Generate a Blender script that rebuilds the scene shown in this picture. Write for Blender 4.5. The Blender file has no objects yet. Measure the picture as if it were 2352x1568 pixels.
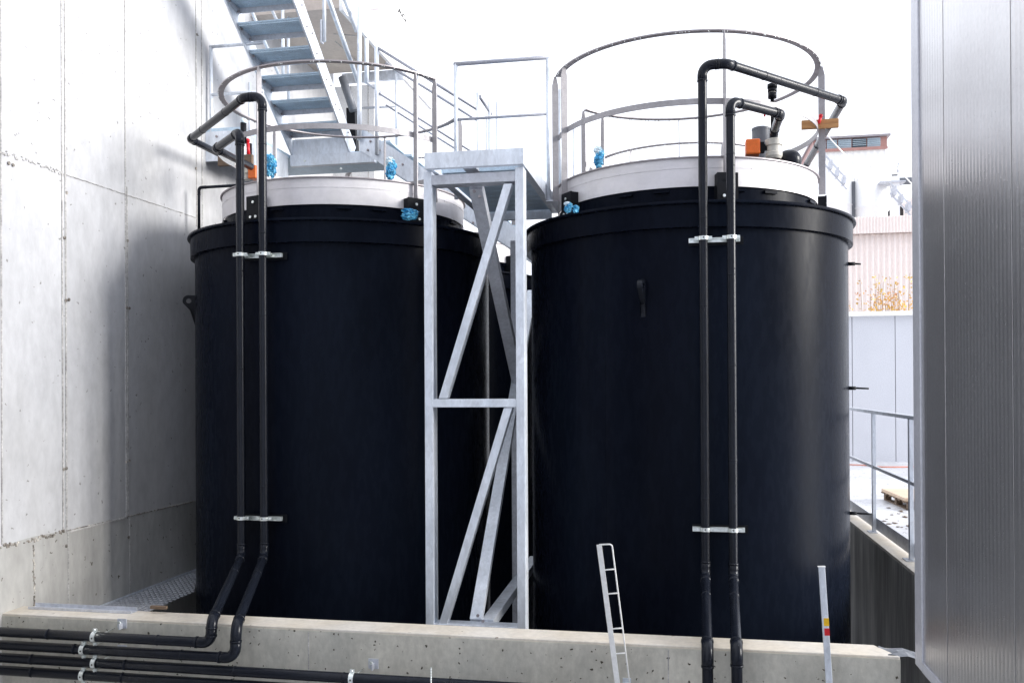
import bpy, math, random
from math import sin, cos, tan, pi, radians, sqrt, atan2, hypot
from mathutils import Vector, Matrix, noise
V = Vector
random.seed(7)
# ------------------------------------------------------------------ camera, sky, sun
sc = bpy.context.scene
COL = sc.collection
CZ = 2.0                      # eye height above the yard
FPX, CX, CYP = 2040.0, 1176.0, 875.8
YAW, PITCH, ROLL = radians(10.677), radians(0.227), radians(-0.313)
FWD = V((-sin(YAW)*cos(PITCH), cos(YAW)*cos(PITCH), sin(PITCH)))
R0 = V((cos(YAW), sin(YAW), 0)); U0 = R0.cross(FWD)
RT = R0*cos(ROLL) + U0*sin(ROLL); UP = -R0*sin(ROLL) + U0*cos(ROLL)
cam_d = bpy.data.cameras.new('camera'); cam = bpy.data.objects.new('camera', cam_d); COL.objects.link(cam)
m = Matrix.Identity(4)
for i in range(3):
    m[i][0] = RT[i]; m[i][1] = UP[i]; m[i][2] = -FWD[i]
m[0][3], m[1][3], m[2][3] = 0, 0, CZ
cam.matrix_world = m
cam_d.sensor_width = 36; cam_d.lens = FPX/2352*36; cam_d.shift_y = (CYP-784)/2352
cam_d.clip_start = 0.05; cam_d.clip_end = 900
sc.camera = cam

w = bpy.data.worlds.new('World'); sc.world = w; w.use_nodes = True
nt = w.node_tree; nt.nodes.clear()
out = nt.nodes.new('ShaderNodeOutputWorld'); bg = nt.nodes.new('ShaderNodeBackground')
sky = nt.nodes.new('ShaderNodeTexSky'); sky.sky_type = 'NISHITA'; sky.sun_disc = False
SUN_EL, SUN_AZ = radians(16), radians(89.5)      # azimuth from +Y towards +X
sky.sun_elevation = SUN_EL; sky.sun_rotation = SUN_AZ
sky.air_density = 1.0; sky.dust_density = 3.0; sky.ozone_density = 1.0
hs = nt.nodes.new('ShaderNodeHueSaturation'); hs.inputs['Saturation'].default_value = 0.12
ad = nt.nodes.new('ShaderNodeMixRGB'); ad.blend_type = 'MIX'; ad.inputs['Fac'].default_value = 0.72
ad.inputs['Color2'].default_value = (11.5, 12.0, 13.2, 1)     # even overcast cloud layer
nt.links.new(sky.outputs[0], hs.inputs['Color']); nt.links.new(hs.outputs[0], ad.inputs['Color1'])
# darkening added to the low sky behind the viewer, to dim reflections
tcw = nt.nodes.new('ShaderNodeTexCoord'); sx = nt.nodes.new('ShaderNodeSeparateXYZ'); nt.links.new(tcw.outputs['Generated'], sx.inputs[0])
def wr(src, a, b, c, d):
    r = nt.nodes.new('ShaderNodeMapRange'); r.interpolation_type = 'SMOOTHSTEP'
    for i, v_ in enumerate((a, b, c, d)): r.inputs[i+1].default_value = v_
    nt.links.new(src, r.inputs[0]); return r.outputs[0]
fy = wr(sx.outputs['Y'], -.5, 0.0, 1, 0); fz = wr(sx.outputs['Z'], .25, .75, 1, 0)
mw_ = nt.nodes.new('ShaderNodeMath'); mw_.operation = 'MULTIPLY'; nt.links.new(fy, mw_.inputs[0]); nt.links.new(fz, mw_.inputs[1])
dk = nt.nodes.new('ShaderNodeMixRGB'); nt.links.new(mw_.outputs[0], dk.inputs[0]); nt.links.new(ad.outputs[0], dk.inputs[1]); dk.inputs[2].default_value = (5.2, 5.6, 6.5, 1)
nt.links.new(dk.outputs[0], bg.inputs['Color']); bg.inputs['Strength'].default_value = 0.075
nt.links.new(bg.outputs[0], out.inputs['Surface'])
sl = bpy.data.lights.new('sun', 'SUN'); sl.energy = 2.0; sl.angle = radians(24); sl.color = (1, .97, .93)
so = bpy.data.objects.new('sun', sl); COL.objects.link(so)
sd = V((sin(SUN_AZ)*cos(SUN_EL), cos(SUN_AZ)*cos(SUN_EL), sin(SUN_EL)))
so.rotation_euler = sd.to_track_quat('Z', 'Y').to_euler(); so.location = (20, 0, 20)
sc.view_settings.view_transform = 'Standard'; sc.view_settings.look = 'None'
sc.view_settings.exposure = 1.25; sc.view_settings.gamma = 1
sc.render.engine = 'CYCLES'

# ------------------------------------------------------------------ measuring: a sight line of the site survey, cut by a plane
def ray(px, py): return FWD + RT*((px-CX)/FPX) + UP*(-(py-CYP)/FPX)
def PY(px, py, Y): d = ray(px, py); return V((0, 0, CZ)) + d*(Y/d.y)
def PX(px, py, X): d = ray(px, py); return V((0, 0, CZ)) + d*(X/d.x)
def PZ(px, py, Z): d = ray(px, py); return V((0, 0, CZ)) + d*((Z-CZ)/d.z)

# ------------------------------------------------------------------ materials
MATS = {}
def mat(name, col, rough=.5, metal=0., var=.15, vscale=3., var2=.08, v2scale=40., bump=0., bscale=60.,
        stretch=(1, 1, 1), pits=0., pitlo=.3, pitscale=9., pitcol=None, tint=None, tscale=.6, coat=0., rvar=.0, cells=0., cscale=25., spots=0., spec=.5):
    if name in MATS: return MATS[name]
    m = bpy.data.materials.new(name); m.use_nodes = True; MATS[name] = m
    t = m.node_tree; N = t.nodes; L = t.links; b = N['Principled BSDF']
    tc = N.new('ShaderNodeTexCoord'); mp = N.new('ShaderNodeMapping'); mp.inputs['Scale'].default_value = stretch
    L.new(tc.outputs['Object'], mp.inputs[0])
    def nz(s, det=5, r=.6):
        n = N.new('ShaderNodeTexNoise'); n.inputs['Scale'].default_value = s; n.inputs['Detail'].default_value = det
        n.inputs['Roughness'].default_value = r; L.new(mp.outputs[0], n.inputs['Vector']); return n
    def rng(src, a, c, lo=.3, hi=.7):
        r = N.new('ShaderNodeMapRange'); r.inputs[1].default_value = lo; r.inputs[2].default_value = hi
        r.inputs[3].default_value = a; r.inputs[4].default_value = c; L.new(src, r.inputs[0]); return r.outputs[0]
    def mul(a, c):
        x = N.new('ShaderNodeMath'); x.operation = 'MULTIPLY'; L.new(a, x.inputs[0]); L.new(c, x.inputs[1]); return x.outputs[0]
    n1, n2 = nz(vscale), nz(v2scale, 3)
    val = mul(rng(n1.outputs[0], 1-var, 1+var), rng(n2.outputs[0], 1-var2, 1+var2))
    if cells:
        vo = N.new('ShaderNodeTexVoronoi'); vo.inputs['Scale'].default_value = cscale; L.new(mp.outputs[0], vo.inputs['Vector'])
        sp = N.new('ShaderNodeSeparateColor'); L.new(vo.outputs['Color'], sp.inputs[0])
        val = mul(val, rng(sp.outputs[0], 1-cells, 1+cells, 0, 1))
    base = N.new('ShaderNodeMixRGB'); base.inputs[1].default_value = (*col, 1); base.inputs[2].default_value = (*(tint or col), 1)
    n3 = nz(tscale, 3); L.new(rng(n3.outputs[0], 0, 1, .42, .62), base.inputs[0])
    mm = N.new('ShaderNodeMixRGB'); mm.blend_type = 'MULTIPLY'; mm.inputs[0].default_value = 1
    L.new(base.outputs[0], mm.inputs[1]); L.new(val, mm.inputs[2]); c = mm.outputs[0]
    hh = None
    if pits:
        vo = N.new('ShaderNodeTexVoronoi'); vo.inputs['Scale'].default_value = pitscale; vo.inputs['Randomness'].default_value = 1
        mp2 = N.new('ShaderNodeMapping'); L.new(tc.outputs['Object'], mp2.inputs[0])
        dn = N.new('ShaderNodeTexNoise'); dn.inputs['Scale'].default_value = pitscale*2.2; dn.inputs['Detail'].default_value = 2; L.new(mp2.outputs[0], dn.inputs['Vector'])
        vm = N.new('ShaderNodeVectorMath'); vm.operation = 'MULTIPLY_ADD'; vm.inputs[1].default_value = (.9/pitscale,)*3; L.new(dn.outputs['Color'], vm.inputs[0]); L.new(mp2.outputs[0], vm.inputs[2]); L.new(vm.outputs[0], vo.inputs['Vector'])
        sp = N.new('ShaderNodeSeparateColor'); L.new(vo.outputs['Color'], sp.inputs[0])
        # pit radius varies cell by cell; most cells have none
        rad = rng(sp.outputs[0], -.08, pits, pitlo, 1.0)
        lt = N.new('ShaderNodeMath'); lt.operation = 'SUBTRACT'; L.new(rad, lt.inputs[0]); L.new(vo.outputs['Distance'], lt.inputs[1])
        pm = rng(lt.outputs[0], 0, 1, 0, .03)
        mx = N.new('ShaderNodeMixRGB'); L.new(pm, mx.inputs[0]); L.new(c, mx.inputs[1]); mx.inputs[2].default_value = (*(pitcol or (.06, .05, .04)), 1)
        c = mx.outputs[0]; hh = pm
    L.new(c, b.inputs['Base Color'])
    if rvar:
        L.new(rng(n2.outputs[0], max(.02, rough-rvar), rough+rvar), b.inputs['Roughness'])
    else: b.inputs['Roughness'].default_value = rough
    b.inputs['Metallic'].default_value = metal
    b.inputs['Specular IOR Level'].default_value = spec
    if coat:
        b.inputs['Coat Weight'].default_value = coat; b.inputs['Coat Roughness'].default_value = .08
    if bump or spots:
        n4 = nz(bscale, 4); bp = N.new('ShaderNodeBump'); bp.inputs['Strength'].default_value = max(bump, .01); bp.inputs['Distance'].default_value = .01
        src = n4.outputs[0]
        if hh:
            s = N.new('ShaderNodeMath'); s.operation = 'SUBTRACT'; L.new(src, s.inputs[0]); L.new(hh, s.inputs[1]); src = s.outputs[0]
        L.new(src, bp.inputs['Height']); nrm = bp.outputs[0]
        if spots:     # rain drops
            vo = N.new('ShaderNodeTexVoronoi'); vo.inputs['Scale'].default_value = 70; L.new(tc.outputs['Object'], vo.inputs['Vector'])
            sp = N.new('ShaderNodeSeparateColor'); L.new(vo.outputs['Color'], sp.inputs[0])
            rad = rng(sp.outputs[1], -.2, .42, .2, 1.0)
            lt = N.new('ShaderNodeMath'); lt.operation = 'SUBTRACT'; L.new(rad, lt.inputs[0]); L.new(vo.outputs['Distance'], lt.inputs[1])
            bp2 = N.new('ShaderNodeBump'); bp2.inputs['Strength'].default_value = spots; bp2.inputs['Distance'].default_value = .004
            L.new(rng(lt.outputs[0], 0, 1, 0, .25), bp2.inputs['Height']); L.new(nrm, bp2.inputs['Normal']); nrm = bp2.outputs[0]
        L.new(nrm, b.inputs['Normal'])
    return m
M_wall = mat('cast concrete', (.505, .51, .53), .75, var=.075, vscale=1.6, var2=.08, v2scale=12, bump=.14, bscale=40, pits=.17, pitlo=.42, pitscale=13, pitcol=(.24, .235, .23), tint=(.455, .455, .46), tscale=.6, stretch=(1, 1, .5))
M_low = mat('stained concrete', (.43, .43, .42), .7, var=.16, vscale=1.6, var2=.1, v2scale=16, bump=.15, bscale=40, pits=.16, pitscale=12, pitcol=(.1, .09, .07), tint=(.36, .355, .34), tscale=.9, stretch=(1, 1, .35))
M_kerb = mat('pitted concrete', (.51, .49, .425), .72, var=.2, vscale=2.2, var2=.12, v2scale=22, bump=.2, bscale=50, pits=.30, pitscale=27, pitlo=.48, pitcol=(.05, .04, .025), tint=(.46, .45, .40), tscale=1.4, stretch=(1, 1, .6))
M_damp = mat('damp streaked concrete', (.40, .39, .36), .5, var=.6, vscale=2.4, var2=.2, v2scale=20, bump=.2, bscale=30, tint=(.17, .165, .15), tscale=1.6, stretch=(1, 1, .12))
M_lit_top = mat('sky-lit concrete top', (.62, .56, .47), .7, var=.1, vscale=3, var2=.08, v2scale=25, bump=.1, bscale=50, tint=(.66, .62, .56), tscale=1.2, pits=.15, pitscale=10, pitcol=(.3, .25, .2))  # same concrete painted paler for wall tops, sky light put into colour
M_soffit = mat('soffit concrete', (.60, .54, .48), .85, var=.12, vscale=1.5, var2=.06, v2scale=20, tint=(.52, .45, .40), bump=.05)
M_seam = mat('joint mortar', (.45, .44, .43), .85, var=.3, vscale=8, var2=.3, v2scale=60, bump=.6, bscale=50)
M_rough = mat('broken joint', (.16, .14, .12), .95, var=.6, vscale=12, var2=.6, v2scale=40, bump=1, bscale=30, tint=(.45, .42, .38), tscale=9)
M_pe = mat('black polyethylene', (.0042, .0056, .011), .27, var=.25, vscale=1.2, var2=.12, v2scale=18, bump=.03, bscale=9, stretch=(1, 1, .3), rvar=.05, tint=(.0055, .0078, .014), tscale=.8, spec=.03, pits=.11, pitscale=42, pitcol=(.03, .035, .045))
M_pipe = mat('black pipe', (.009, .011, .017), .25, var=.2, vscale=8, var2=.15, v2scale=60, bump=.08, bscale=90, spots=.7, spec=.17, coat=.05)
M_blk = mat('black plate', (.008, .009, .012), .45, var=.2, spec=.12)
M_galv = mat('galvanised steel', (.72, .76, .82), .45, metal=.35, stretch=(1, 1, .45), var=.16, vscale=5, var2=.05, v2scale=50, cells=.07, cscale=38, rvar=.08, tint=(.66, .71, .78), tscale=2)
M_galv2 = mat('weathered galvanised steel', (.55, .57, .62), .5, metal=.35, var=.12, vscale=5, var2=.06, v2scale=50, cells=.08, cscale=38, rvar=.08)
M_galv_shade = mat('shaded galvanised tube', (.36, .37, .42), .45, metal=.3, var=.12, vscale=9)  # greyer copy of the galvanised steel, shade of rail undersides put into colour
M_zinc = mat('bright zinc', (.78, .82, .80), .3, metal=.8, var=.08, vscale=20)
M_tread = mat('tread grating', (.52, .65, .76), .5, metal=.1, var=.1, vscale=9, var2=.12, v2scale=90, bump=.5, bscale=160)
M_ss = mat('stainless sheet', (.66, .64, .66), .5, metal=.35, var=.12, vscale=2, var2=.05, v2scale=14, bump=.04, bscale=30, tint=(.64, .62, .62), tscale=1.5, rvar=.06)
M_rail = mat('dull stainless flat', (.36, .33, .34), .5, metal=.55, var=.15, vscale=9, var2=.1, v2scale=60)
M_railp = mat('pale stainless flat', (.35, .335, .345), .5, metal=.3, var=.1, vscale=9, var2=.1, v2scale=60)
M_clad = mat('metal cladding', (.64, .635, .645), .32, metal=.84, var=.05, vscale=1.5, var2=.05, v2scale=40, bump=.015, bscale=30, spots=.35, tint=(.57, .56, .57), tscale=.8)
M_trim = mat('grey trim', (.62, .63, .68), .4, metal=.3, var=.05)
M_orange = mat('orange plastic', (.80, .16, .02), .4, var=.06)
M_red = mat('red plastic', (.62, .01, .02), .4, var=.06)
M_grey = mat('grey housing', (.13, .14, .16), .45, var=.1)
M_cream = mat('cream plastic', (.56, .54, .48), .5, var=.06, vscale=20)
M_blue = mat('blue plastic film', (.02, .26, .52), .25, var=.45, vscale=18, var2=.4, v2scale=50, bump=.8, bscale=35, tint=(.18, .55, .75), tscale=14)
M_film = mat('clear plastic film', (.62, .74, .80), .2, var=.2, vscale=30, bump=.8, bscale=45)
M_wood = mat('raw timber', (.42, .20, .075), .7, var=.25, vscale=4, var2=.25, v2scale=20, stretch=(.5, 1, 9), tint=(.52, .29, .12), tscale=3)
M_ply = mat('plywood', (.66, .50, .36), .6, var=.12, stretch=(.5, 1, 6))
M_wood2 = mat('weathered timber', (.16, .11, .075), .8, var=.3, vscale=6, var2=.2, stretch=(.4, 1, 6))
M_ground = mat('yard concrete', (.52, .52, .54), .38, var=.14, vscale=.7, var2=.1, v2scale=9, tint=(.68, .68, .70), tscale=.5, bump=.05, bscale=20, rvar=.15)
M_white = mat('white panel', (.64, .65, .69), .5, var=.03, vscale=1)
M_pink = mat('pale pink sheet', (.90, .80, .75), .6, var=.05, vscale=.4, stretch=(1, 1, .2))
M_crm = mat('cream sheet', (.90, .89, .85), .6, var=.03)
M_silo = mat('silo steel', (.86, .86, .86), .4, metal=.2, var=.04, vscale=.5)
M_brown = mat('red brown frame', (.42, .22, .19), .5, var=.1)
M_glass = mat('window glass', (.42, .50, .55), .15, var=.2, vscale=.6)
M_glass2 = mat('dark louvre glass', (.04, .07, .09), .15, var=.2)
M_plaster = mat('white plaster', (.86, .86, .86), .8, var=.02)
M_ink = mat('black ink', (.02, .02, .02), .7, var=.05)
M_leaf = mat('autumn leaf', (.80, .55, .08), .7, var=.3, vscale=2, tint=(.78, .40, .22), tscale=1.2)
M_stem = mat('twig', (.36, .26, .2), .8, var=.2)
M_wp = mat('white paint', (.80, .80, .78), .45, var=.05, vscale=12)
M_yel = mat('yellow tape', (.85, .50, .01), .5, var=.05)
M_hose = mat('orange hose', (.70, .25, .17), .5, var=.05)
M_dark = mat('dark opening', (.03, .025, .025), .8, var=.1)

# ------------------------------------------------------------------ mesh building
ORG = {}
class MB:
    def __init__(s): s.v = []; s.f = []; s.sm = []
    def add(s, vs, fs, smooth=False):
        o = len(s.v); s.v += [V(x) for x in vs]; s.f += [tuple(o+i for i in f) for f in fs]; s.sm += [smooth]*len(fs); return s
    def box(s, a, b):
        x0, y0, z0 = [min(p, q) for p, q in zip(a, b)]; x1, y1, z1 = [max(p, q) for p, q in zip(a, b)]
        return s.add([(x0,y0,z0),(x1,y0,z0),(x1,y1,z0),(x0,y1,z0),(x0,y0,z1),(x1,y0,z1),(x1,y1,z1),(x0,y1,z1)],
              [(0,3,2,1),(4,5,6,7),(0,1,5,4),(1,2,6,5),(2,3,7,6),(3,0,4,7)])
    def obox(s, c, X, Y, Z):      # centre and three half vectors
        c, X, Y, Z = V(c), V(X), V(Y), V(Z)
        vs = [c+X*i+Y*j+Z*k for k in (-1,1) for i, j in ((-1,-1),(1,-1),(1,1),(-1,1))]
        return s.add(vs, [(0,3,2,1),(4,5,6,7),(0,1,5,4),(1,2,6,5),(2,3,7,6),(3,0,4,7)])
    def beam(s, a, b, wd, ht, up=(0, 0, 1)):
        a, b = V(a), V(b); d = b-a; t = d.normalized(); sd_ = t.cross(V(up)).normalized(); u = sd_.cross(t)
        return s.obox((a+b)/2, d/2, sd_*wd/2, u*ht/2)
    def tube(s, pts, r, n=12, caps=True, smooth=True):
        pts = [V(p) for p in pts]; k = len(pts); rs = r if isinstance(r, (list, tuple)) else [r]*k
        t = (pts[1]-pts[0]).normalized(); ref = V((0, 0, 1)) if abs(t.z) < .9 else V((1, 0, 0)); nrm = t.cross(ref).normalized()
        vs = []
        for i, p in enumerate(pts):
            if i == 0: tt = (pts[1]-pts[0]).normalized()
            elif i == k-1: tt = (pts[-1]-pts[-2]).normalized()
            else: tt = ((pts[i]-pts[i-1]).normalized()+(pts[i+1]-pts[i]).normalized()).normalized()
            nrm = (nrm-tt*nrm.dot(tt)).normalized(); bn = tt.cross(nrm)
            vs += [p+(nrm*cos(2*pi*j/n)+bn*sin(2*pi*j/n))*rs[i] for j in range(n)]
        fs = [(i*n+j, i*n+(j+1) % n, (i+1)*n+(j+1) % n, (i+1)*n+j) for i in range(k-1) for j in range(n)]
        s.add(vs, fs, smooth)
        if caps:
            o = len(s.v)-k*n; s.f += [tuple(o+j for j in reversed(range(n))), tuple(o+(k-1)*n+j for j in range(n))]; s.sm += [False, False]
        return s
    def cyl(s, a, b, r, n=12, r2=None): return s.tube([a, b], [r, r if r2 is None else r2], n)
    def lathe(s, prof, c=(0, 0, 0), n=96, a0=0, a1=2*pi, smooth=True, closed=False, ax=None):
        c = V(c); full = abs(a1-a0-2*pi) < 1e-6; m_ = n if full else n+1; k = len(prof); vs = []
        for i in range(m_):
            a = a0+(a1-a0)*i/n
            vs += [c+V((r*cos(a), r*sin(a), z)) for r, z in prof]
        fs = []
        kk = k if closed else k-1
        for i in range(n):
            p, q = i*k, ((i+1) % m_)*k
            for j in range(kk): fs.append((p+j, q+j, q+(j+1) % k, p+(j+1) % k))
        s.add(vs, fs, smooth)
        if closed and not full:
            o = len(s.v)-m_*k; s.f += [tuple(o+j for j in range(k)), tuple(o+(m_-1)*k+j for j in reversed(range(k)))]; s.sm += [False]*2
        return s
    def ringbar(s, c, r0, r1, z0, z1, a0, a1, n=72): # rectangular bar bent round c
        return s.lathe([(r0, z0), (r1, z0), (r1, z1), (r0, z1)], c, n, a0, a1, smooth=False, closed=True)
    def prism(s, poly, ext):
        poly = [V(p) for p in poly]; e = V(ext); n = len(poly)
        return s.add(poly+[p+e for p in poly], [tuple(reversed(range(n))), tuple(n+i for i in range(n))]+[(i, (i+1) % n, n+(i+1) % n, n+i) for i in range(n)])
    def ball(s, c, r, n=16, m_=10, sq=(1, 1, 1), rough=0., seed=0, fs_=5.):
        vs = []; c = V(c)
        for i in range(m_+1):
            t = pi*i/m_
            for j in range(n):
                a = 2*pi*j/n; d = V((sin(t)*cos(a), sin(t)*sin(a), cos(t)))
                rr = r*(1+rough*noise.noise(d*fs_*.4+V((seed*7.3, seed, 0)))+rough*.6*noise.noise(d*fs_+V((0, seed*3.1, 5))))
                vs.append(c+V((d.x*sq[0], d.y*sq[1], d.z*sq[2]))*rr)
        return s.add(vs, [(i*n+j, (i+1)*n+j, (i+1)*n+(j+1) % n, i*n+(j+1) % n) for i in range(m_) for j in range(n)], rough < .05)
    def build(s, name, mt, parent=None, bevel=0., mats=None, fm=None):
        if parent is not None: o = V(ORG[parent.name])
        else:
            xs = [p.x for p in s.v]; ys = [p.y for p in s.v]; zs = [p.z for p in s.v]
            o = V(((min(xs)+max(xs))/2, (min(ys)+max(ys))/2, min(zs)))
        me = bpy.data.meshes.new(name); me.from_pydata([tuple(p-o) for p in s.v], [], s.f)
        me.polygons.foreach_set('use_smooth', s.sm); me.materials.append(mt); me.update()
        ob = bpy.data.objects.new(name, me); COL.objects.link(ob)
        if parent is not None: ob.parent = parent
        else: ob.location = o
        ORG[ob.name] = tuple(o)
        if bevel:
            b = ob.modifiers.new('bevel', 'BEVEL'); b.width = bevel; b.segments = 2; b.limit_method = 'ANGLE'
        return ob
def tag(o, label=None, cat=None, group=None, kind=None):
    if label: o['label'] = label
    if cat: o['category'] = cat
    if group: o['group'] = group
    if kind: o['kind'] = kind
    return o
def thing(name, loc, label, cat, group=None):
    o = bpy.data.objects.new(name, None); COL.objects.link(o); o.location = loc; o.empty_display_size = .1
    ORG[o.name] = tuple(loc); return tag(o, label, cat, group)
def copy_tree(o, parent=None):
    c = o.copy(); COL.objects.link(c); c.parent = parent
    for ch in [x for x in bpy.data.objects if x.parent == o]: copy_tree(ch, c)
    return c
def bolts(parent, pts, nrm, r=.011, mt=None):
    nrm = V(nrm).normalized()
    for p in pts:
        MB().cyl(V(p), V(p)+nrm*.012, r, 6).cyl(V(p)+nrm*.012, V(p)+nrm*.022, r*.55, 8).build('bolt', mt or M_galv2, parent)
def fillet(pts, r, n=6):
    pts = [V(p) for p in pts]; outp = [pts[0]]; arcs = []
    for i in range(1, len(pts)-1):
        a, b, c = pts[i-1], pts[i], pts[i+1]; u = (a-b).normalized(); v_ = (c-b).normalized(); ang = u.angle(v_)
        d = min(r/tan(ang/2), (a-b).length*.45, (c-b).length*.45); rr = d*tan(ang/2)
        ctr = b+(u+v_).normalized()*(rr/sin(ang/2)); p0 = b+u*d; p1 = b+v_*d; arc = []
        e0 = (p0-ctr); e1 = (p1-ctr); tot = e0.angle(e1)
        for k in range(n+1):
            t = k/n; arc.append(ctr+(e0*sin((1-t)*tot)+e1*sin(t*tot))/sin(tot))
        arcs.append((arc, u, v_)); outp += arc
    outp.append(pts[-1]); return outp, arcs

# ------------------------------------------------------------------ setting
XW = -5.6            # face of the tall concrete wall on the left
YI, YO = PZ(1000, 1433, CZ-1.89).y, PZ(1000, 1456, CZ-1.89).y
ZT = CZ-1.89         # top of the low walls of the basin
ZF = CZ-3.7          # basin floor
XR = PZ(1957, 1200, ZT).x
print('YI', YI, 'YO', YO, 'XR', XR)
g = MB(); B = 400
hx0, hx1, hy0, hy1 = -6.2, XR+.06, -8, 17.2
for a, b in (((-B, -B), (B, hy0)), ((-B, hy1), (B, B)), ((-B, hy0), (hx0, hy1)), ((hx1, hy0), (B, hy1))):
    g.add([(a[0], a[1], 0), (b[0], a[1], 0), (b[0], b[1], 0), (a[0], b[1], 0)], [(0, 1, 2, 3)])
zf = ZF
g.add([(hx0, hy0, zf), (hx1, hy0, zf), (hx1, hy1, zf), (hx0, hy1, zf), (hx0, hy0, 0), (hx1, hy0, 0), (hx1, hy1, 0), (hx0, hy1, 0)],
      [(0, 1, 2, 3), (0, 4, 5, 1), (1, 5, 6, 2), (2, 6, 7, 3), (3, 7, 4, 0)])
gr = g.build('ground', M_ground); tag(gr, kind='structure')

# tall concrete wall (left)
w_ = thing('concrete_wall', (XW-.2, 6, ZF), 'tall pale cast concrete wall with vertical formwork seams along the left side', 'wall')
ZW = CZ+7.6
YE = 13.9
MB().box((XW-.4, -2, ZF), (XW, YE, ZW)).build('wall_face', M_wall, w_)
# damp lower course, 5 mm proud, below the lower joint
j1 = [PX(0, 1255, XW+.005), PX(75, 1232, XW+.005), PX(150, 1218, XW+.005), PX(290, 1186, XW+.005), PX(447, 1150, XW+.005)]
j1 = [V((XW, -2, j1[0].z))]+[V((XW, p.y, p.z)) for p in j1]+[V((XW, YE, j1[-1].z-.06))]
poly = [V((XW-.05, p.y, p.z)) for p in j1]+[V((XW-.05, YE, ZF)), V((XW-.05, -2, ZF))]
MB().prism(poly, (.055, 0, 0)).build('lower_course', M_low, w_)
def rough_line(a, b, wd, amp, seed):
    mb = MB(); rnd = random.Random(seed); n = max(6, int((b-a).length/.018)); d = (b-a)/n
    side = V((0, -d.z, d.y)).normalized()
    for i in range(n):
        if rnd.random() < .12: continue
        c = a+d*(i+.5)+side*rnd.uniform(-amp, amp); h = wd*rnd.uniform(.25, 1.0)
        mb.obox(c+V((.004, 0, 0)), (.004+.003*rnd.random(), 0, 0), d*rnd.uniform(.3, .62), side*h*.5)
    return mb
jr = rough_line(PX(-60, 1272, XW), PX(150, 1220, XW), .035, .016, 1); t_ = rough_line(PX(75, 1236, XW), PX(78, 1400, XW), .022, .007, 3)
jr.add(t_.v, t_.f); t_ = rough_line(PX(150, 1219, XW), PX(447, 1150, XW), .013, .003, 2); jr.add(t_.v, t_.f); jr.build('rough_joint', M_rough, w_)
s_ = MB()
a = PX(150, 1222, XW); b = PX(290, 1187, XW); s_.beam(a+V((.008, 0, 0)), b+V((.008, 0, 0)), .012, .014); s_.build('mortar_line', M_seam, w_)
up_ = rough_line(PX(-10, 343, XW), PX(152, 402, XW), .02, .018, 5); t_ = rough_line(PX(152, 402, XW), PX(450, 500, XW), .008, .003, 6); up_.add(t_.v, t_.f)
up_.build('upper_joint', M_seam, w_)
for px, y0, y1, wd in ((3, -200, 1250, .006), (143, -200, 1219, .007), (151, -200, 1219, .009), (289, -200, 1187, .007), (293, 430, 1187, .007), (154, 1222, 1408, .006), (296, 1190, 1390, .005), (453, -200, 520, .008), (466, -200, 540, .01)):
    p = PX(px, 900, XW); pt = PX(px, y0, XW).z; pb = PX(px, y1, XW).z
    s_ = MB(); off = .008 if y0 < 1200 else .012
    s_.box((XW, p.y-wd, pb), (XW+off, p.y+wd, min(pt, ZW-.05))); s_.build('seam', M_seam, w_)
th = MB()
for px, py in ((153, 443), (293, 553), (151, 690), (158, 688), (291, 707), (297, 708), (152, 1075), (146, 1077), (290, 1060), (297, 1058), (295, 1233), (152, 1253), (30, 379), (148, 546), (20, 375), (452, 80), (450, 387)):
    p = PX(px, py, XW+.006); th.cyl(p, p+V((.006, 0, 0)), .016, 10)
th.build('tie_hole', M_rough, w_)
# rear wall and soffit slab with fascia
zs = PX(661, 110, XW).z
xf = PZ(896, 143, zs).x; ye = PZ(850, 163, zs).y
print('soffit z', zs, 'xf', xf, 'ye', ye)
s_ = thing('roof_overhang', (XW+.6, 12, zs), 'concrete roof overhang with brownish underside and white fascia above the stairs', 'roof')
MB().box((XW, 11.0, zs), (xf-.03, ye, zs+.25)).build('soffit', M_soffit, s_)
fb = MB().box((xf-.03, 11.0, zs-.03), (xf+.02, YE+1.4, zs+2.6)); fb.build('fascia', M_plaster, s_)
ln = MB()
a = PX(700, 80, XW)
for (x0, y0, x1, y1) in ((770, 95, 850, 165), (765, 78, 880, 86)):
    p = PZ(x0, y0, zs); q = PZ(x1, y1, zs); ln.beam(p+V((0, 0, -.004)), q+V((0, 0, -.004)), .012, .006)
ln.build('board_mark', M_seam, s_)
for (x0, y0, x1, y1) in ((862, 54, 867, 60), (869, 68, 874, 74), (880, 85, 884, 90), (854, 36, 858, 41), (846, 10, 852, 22)):
    p = PX(x0, y0, xf+.022); q = PX(x1, y1, xf+.022); MB().beam(p, q, .004, .012).build('fascia_crack', M_rail, s_)
p = PX(853, 22, xf+.024); q = PX(870, 21, xf+.024); MB().beam(p, q, .006, .03).build('fascia_crack', M_rail, s_)
def text_mesh(txt, size, mw, mt, parent, name='lettering'):
    cu = bpy.data.curves.new('txt', 'FONT'); cu.body = txt; cu.size = size; cu.extrude = .001; cu.offset = .02*size
    to = bpy.data.objects.new('txt', cu); COL.objects.link(to); bpy.context.view_layer.update()
    me = bpy.data.meshes.new_from_object(to.evaluated_get(bpy.context.evaluated_depsgraph_get()))
    bpy.data.objects.remove(to); bpy.data.curves.remove(cu)
    me.transform(Matrix.Translation(-V(ORG[parent.name])) @ mw); me.materials.clear(); me.materials.append(mt)
    o = bpy.data.objects.new(name, me); COL.objects.link(o); o.parent = parent; return o
p = PX(914, 27, xf+.024)
text_mesh('AG', .12, Matrix.Translation(p) @ Matrix.Rotation(pi/2, 4, 'Z') @ Matrix.Rotation(pi/2, 4, 'X') @ Matrix.Diagonal((2.7, 1, 1, 1)), M_ink, s_)
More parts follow.
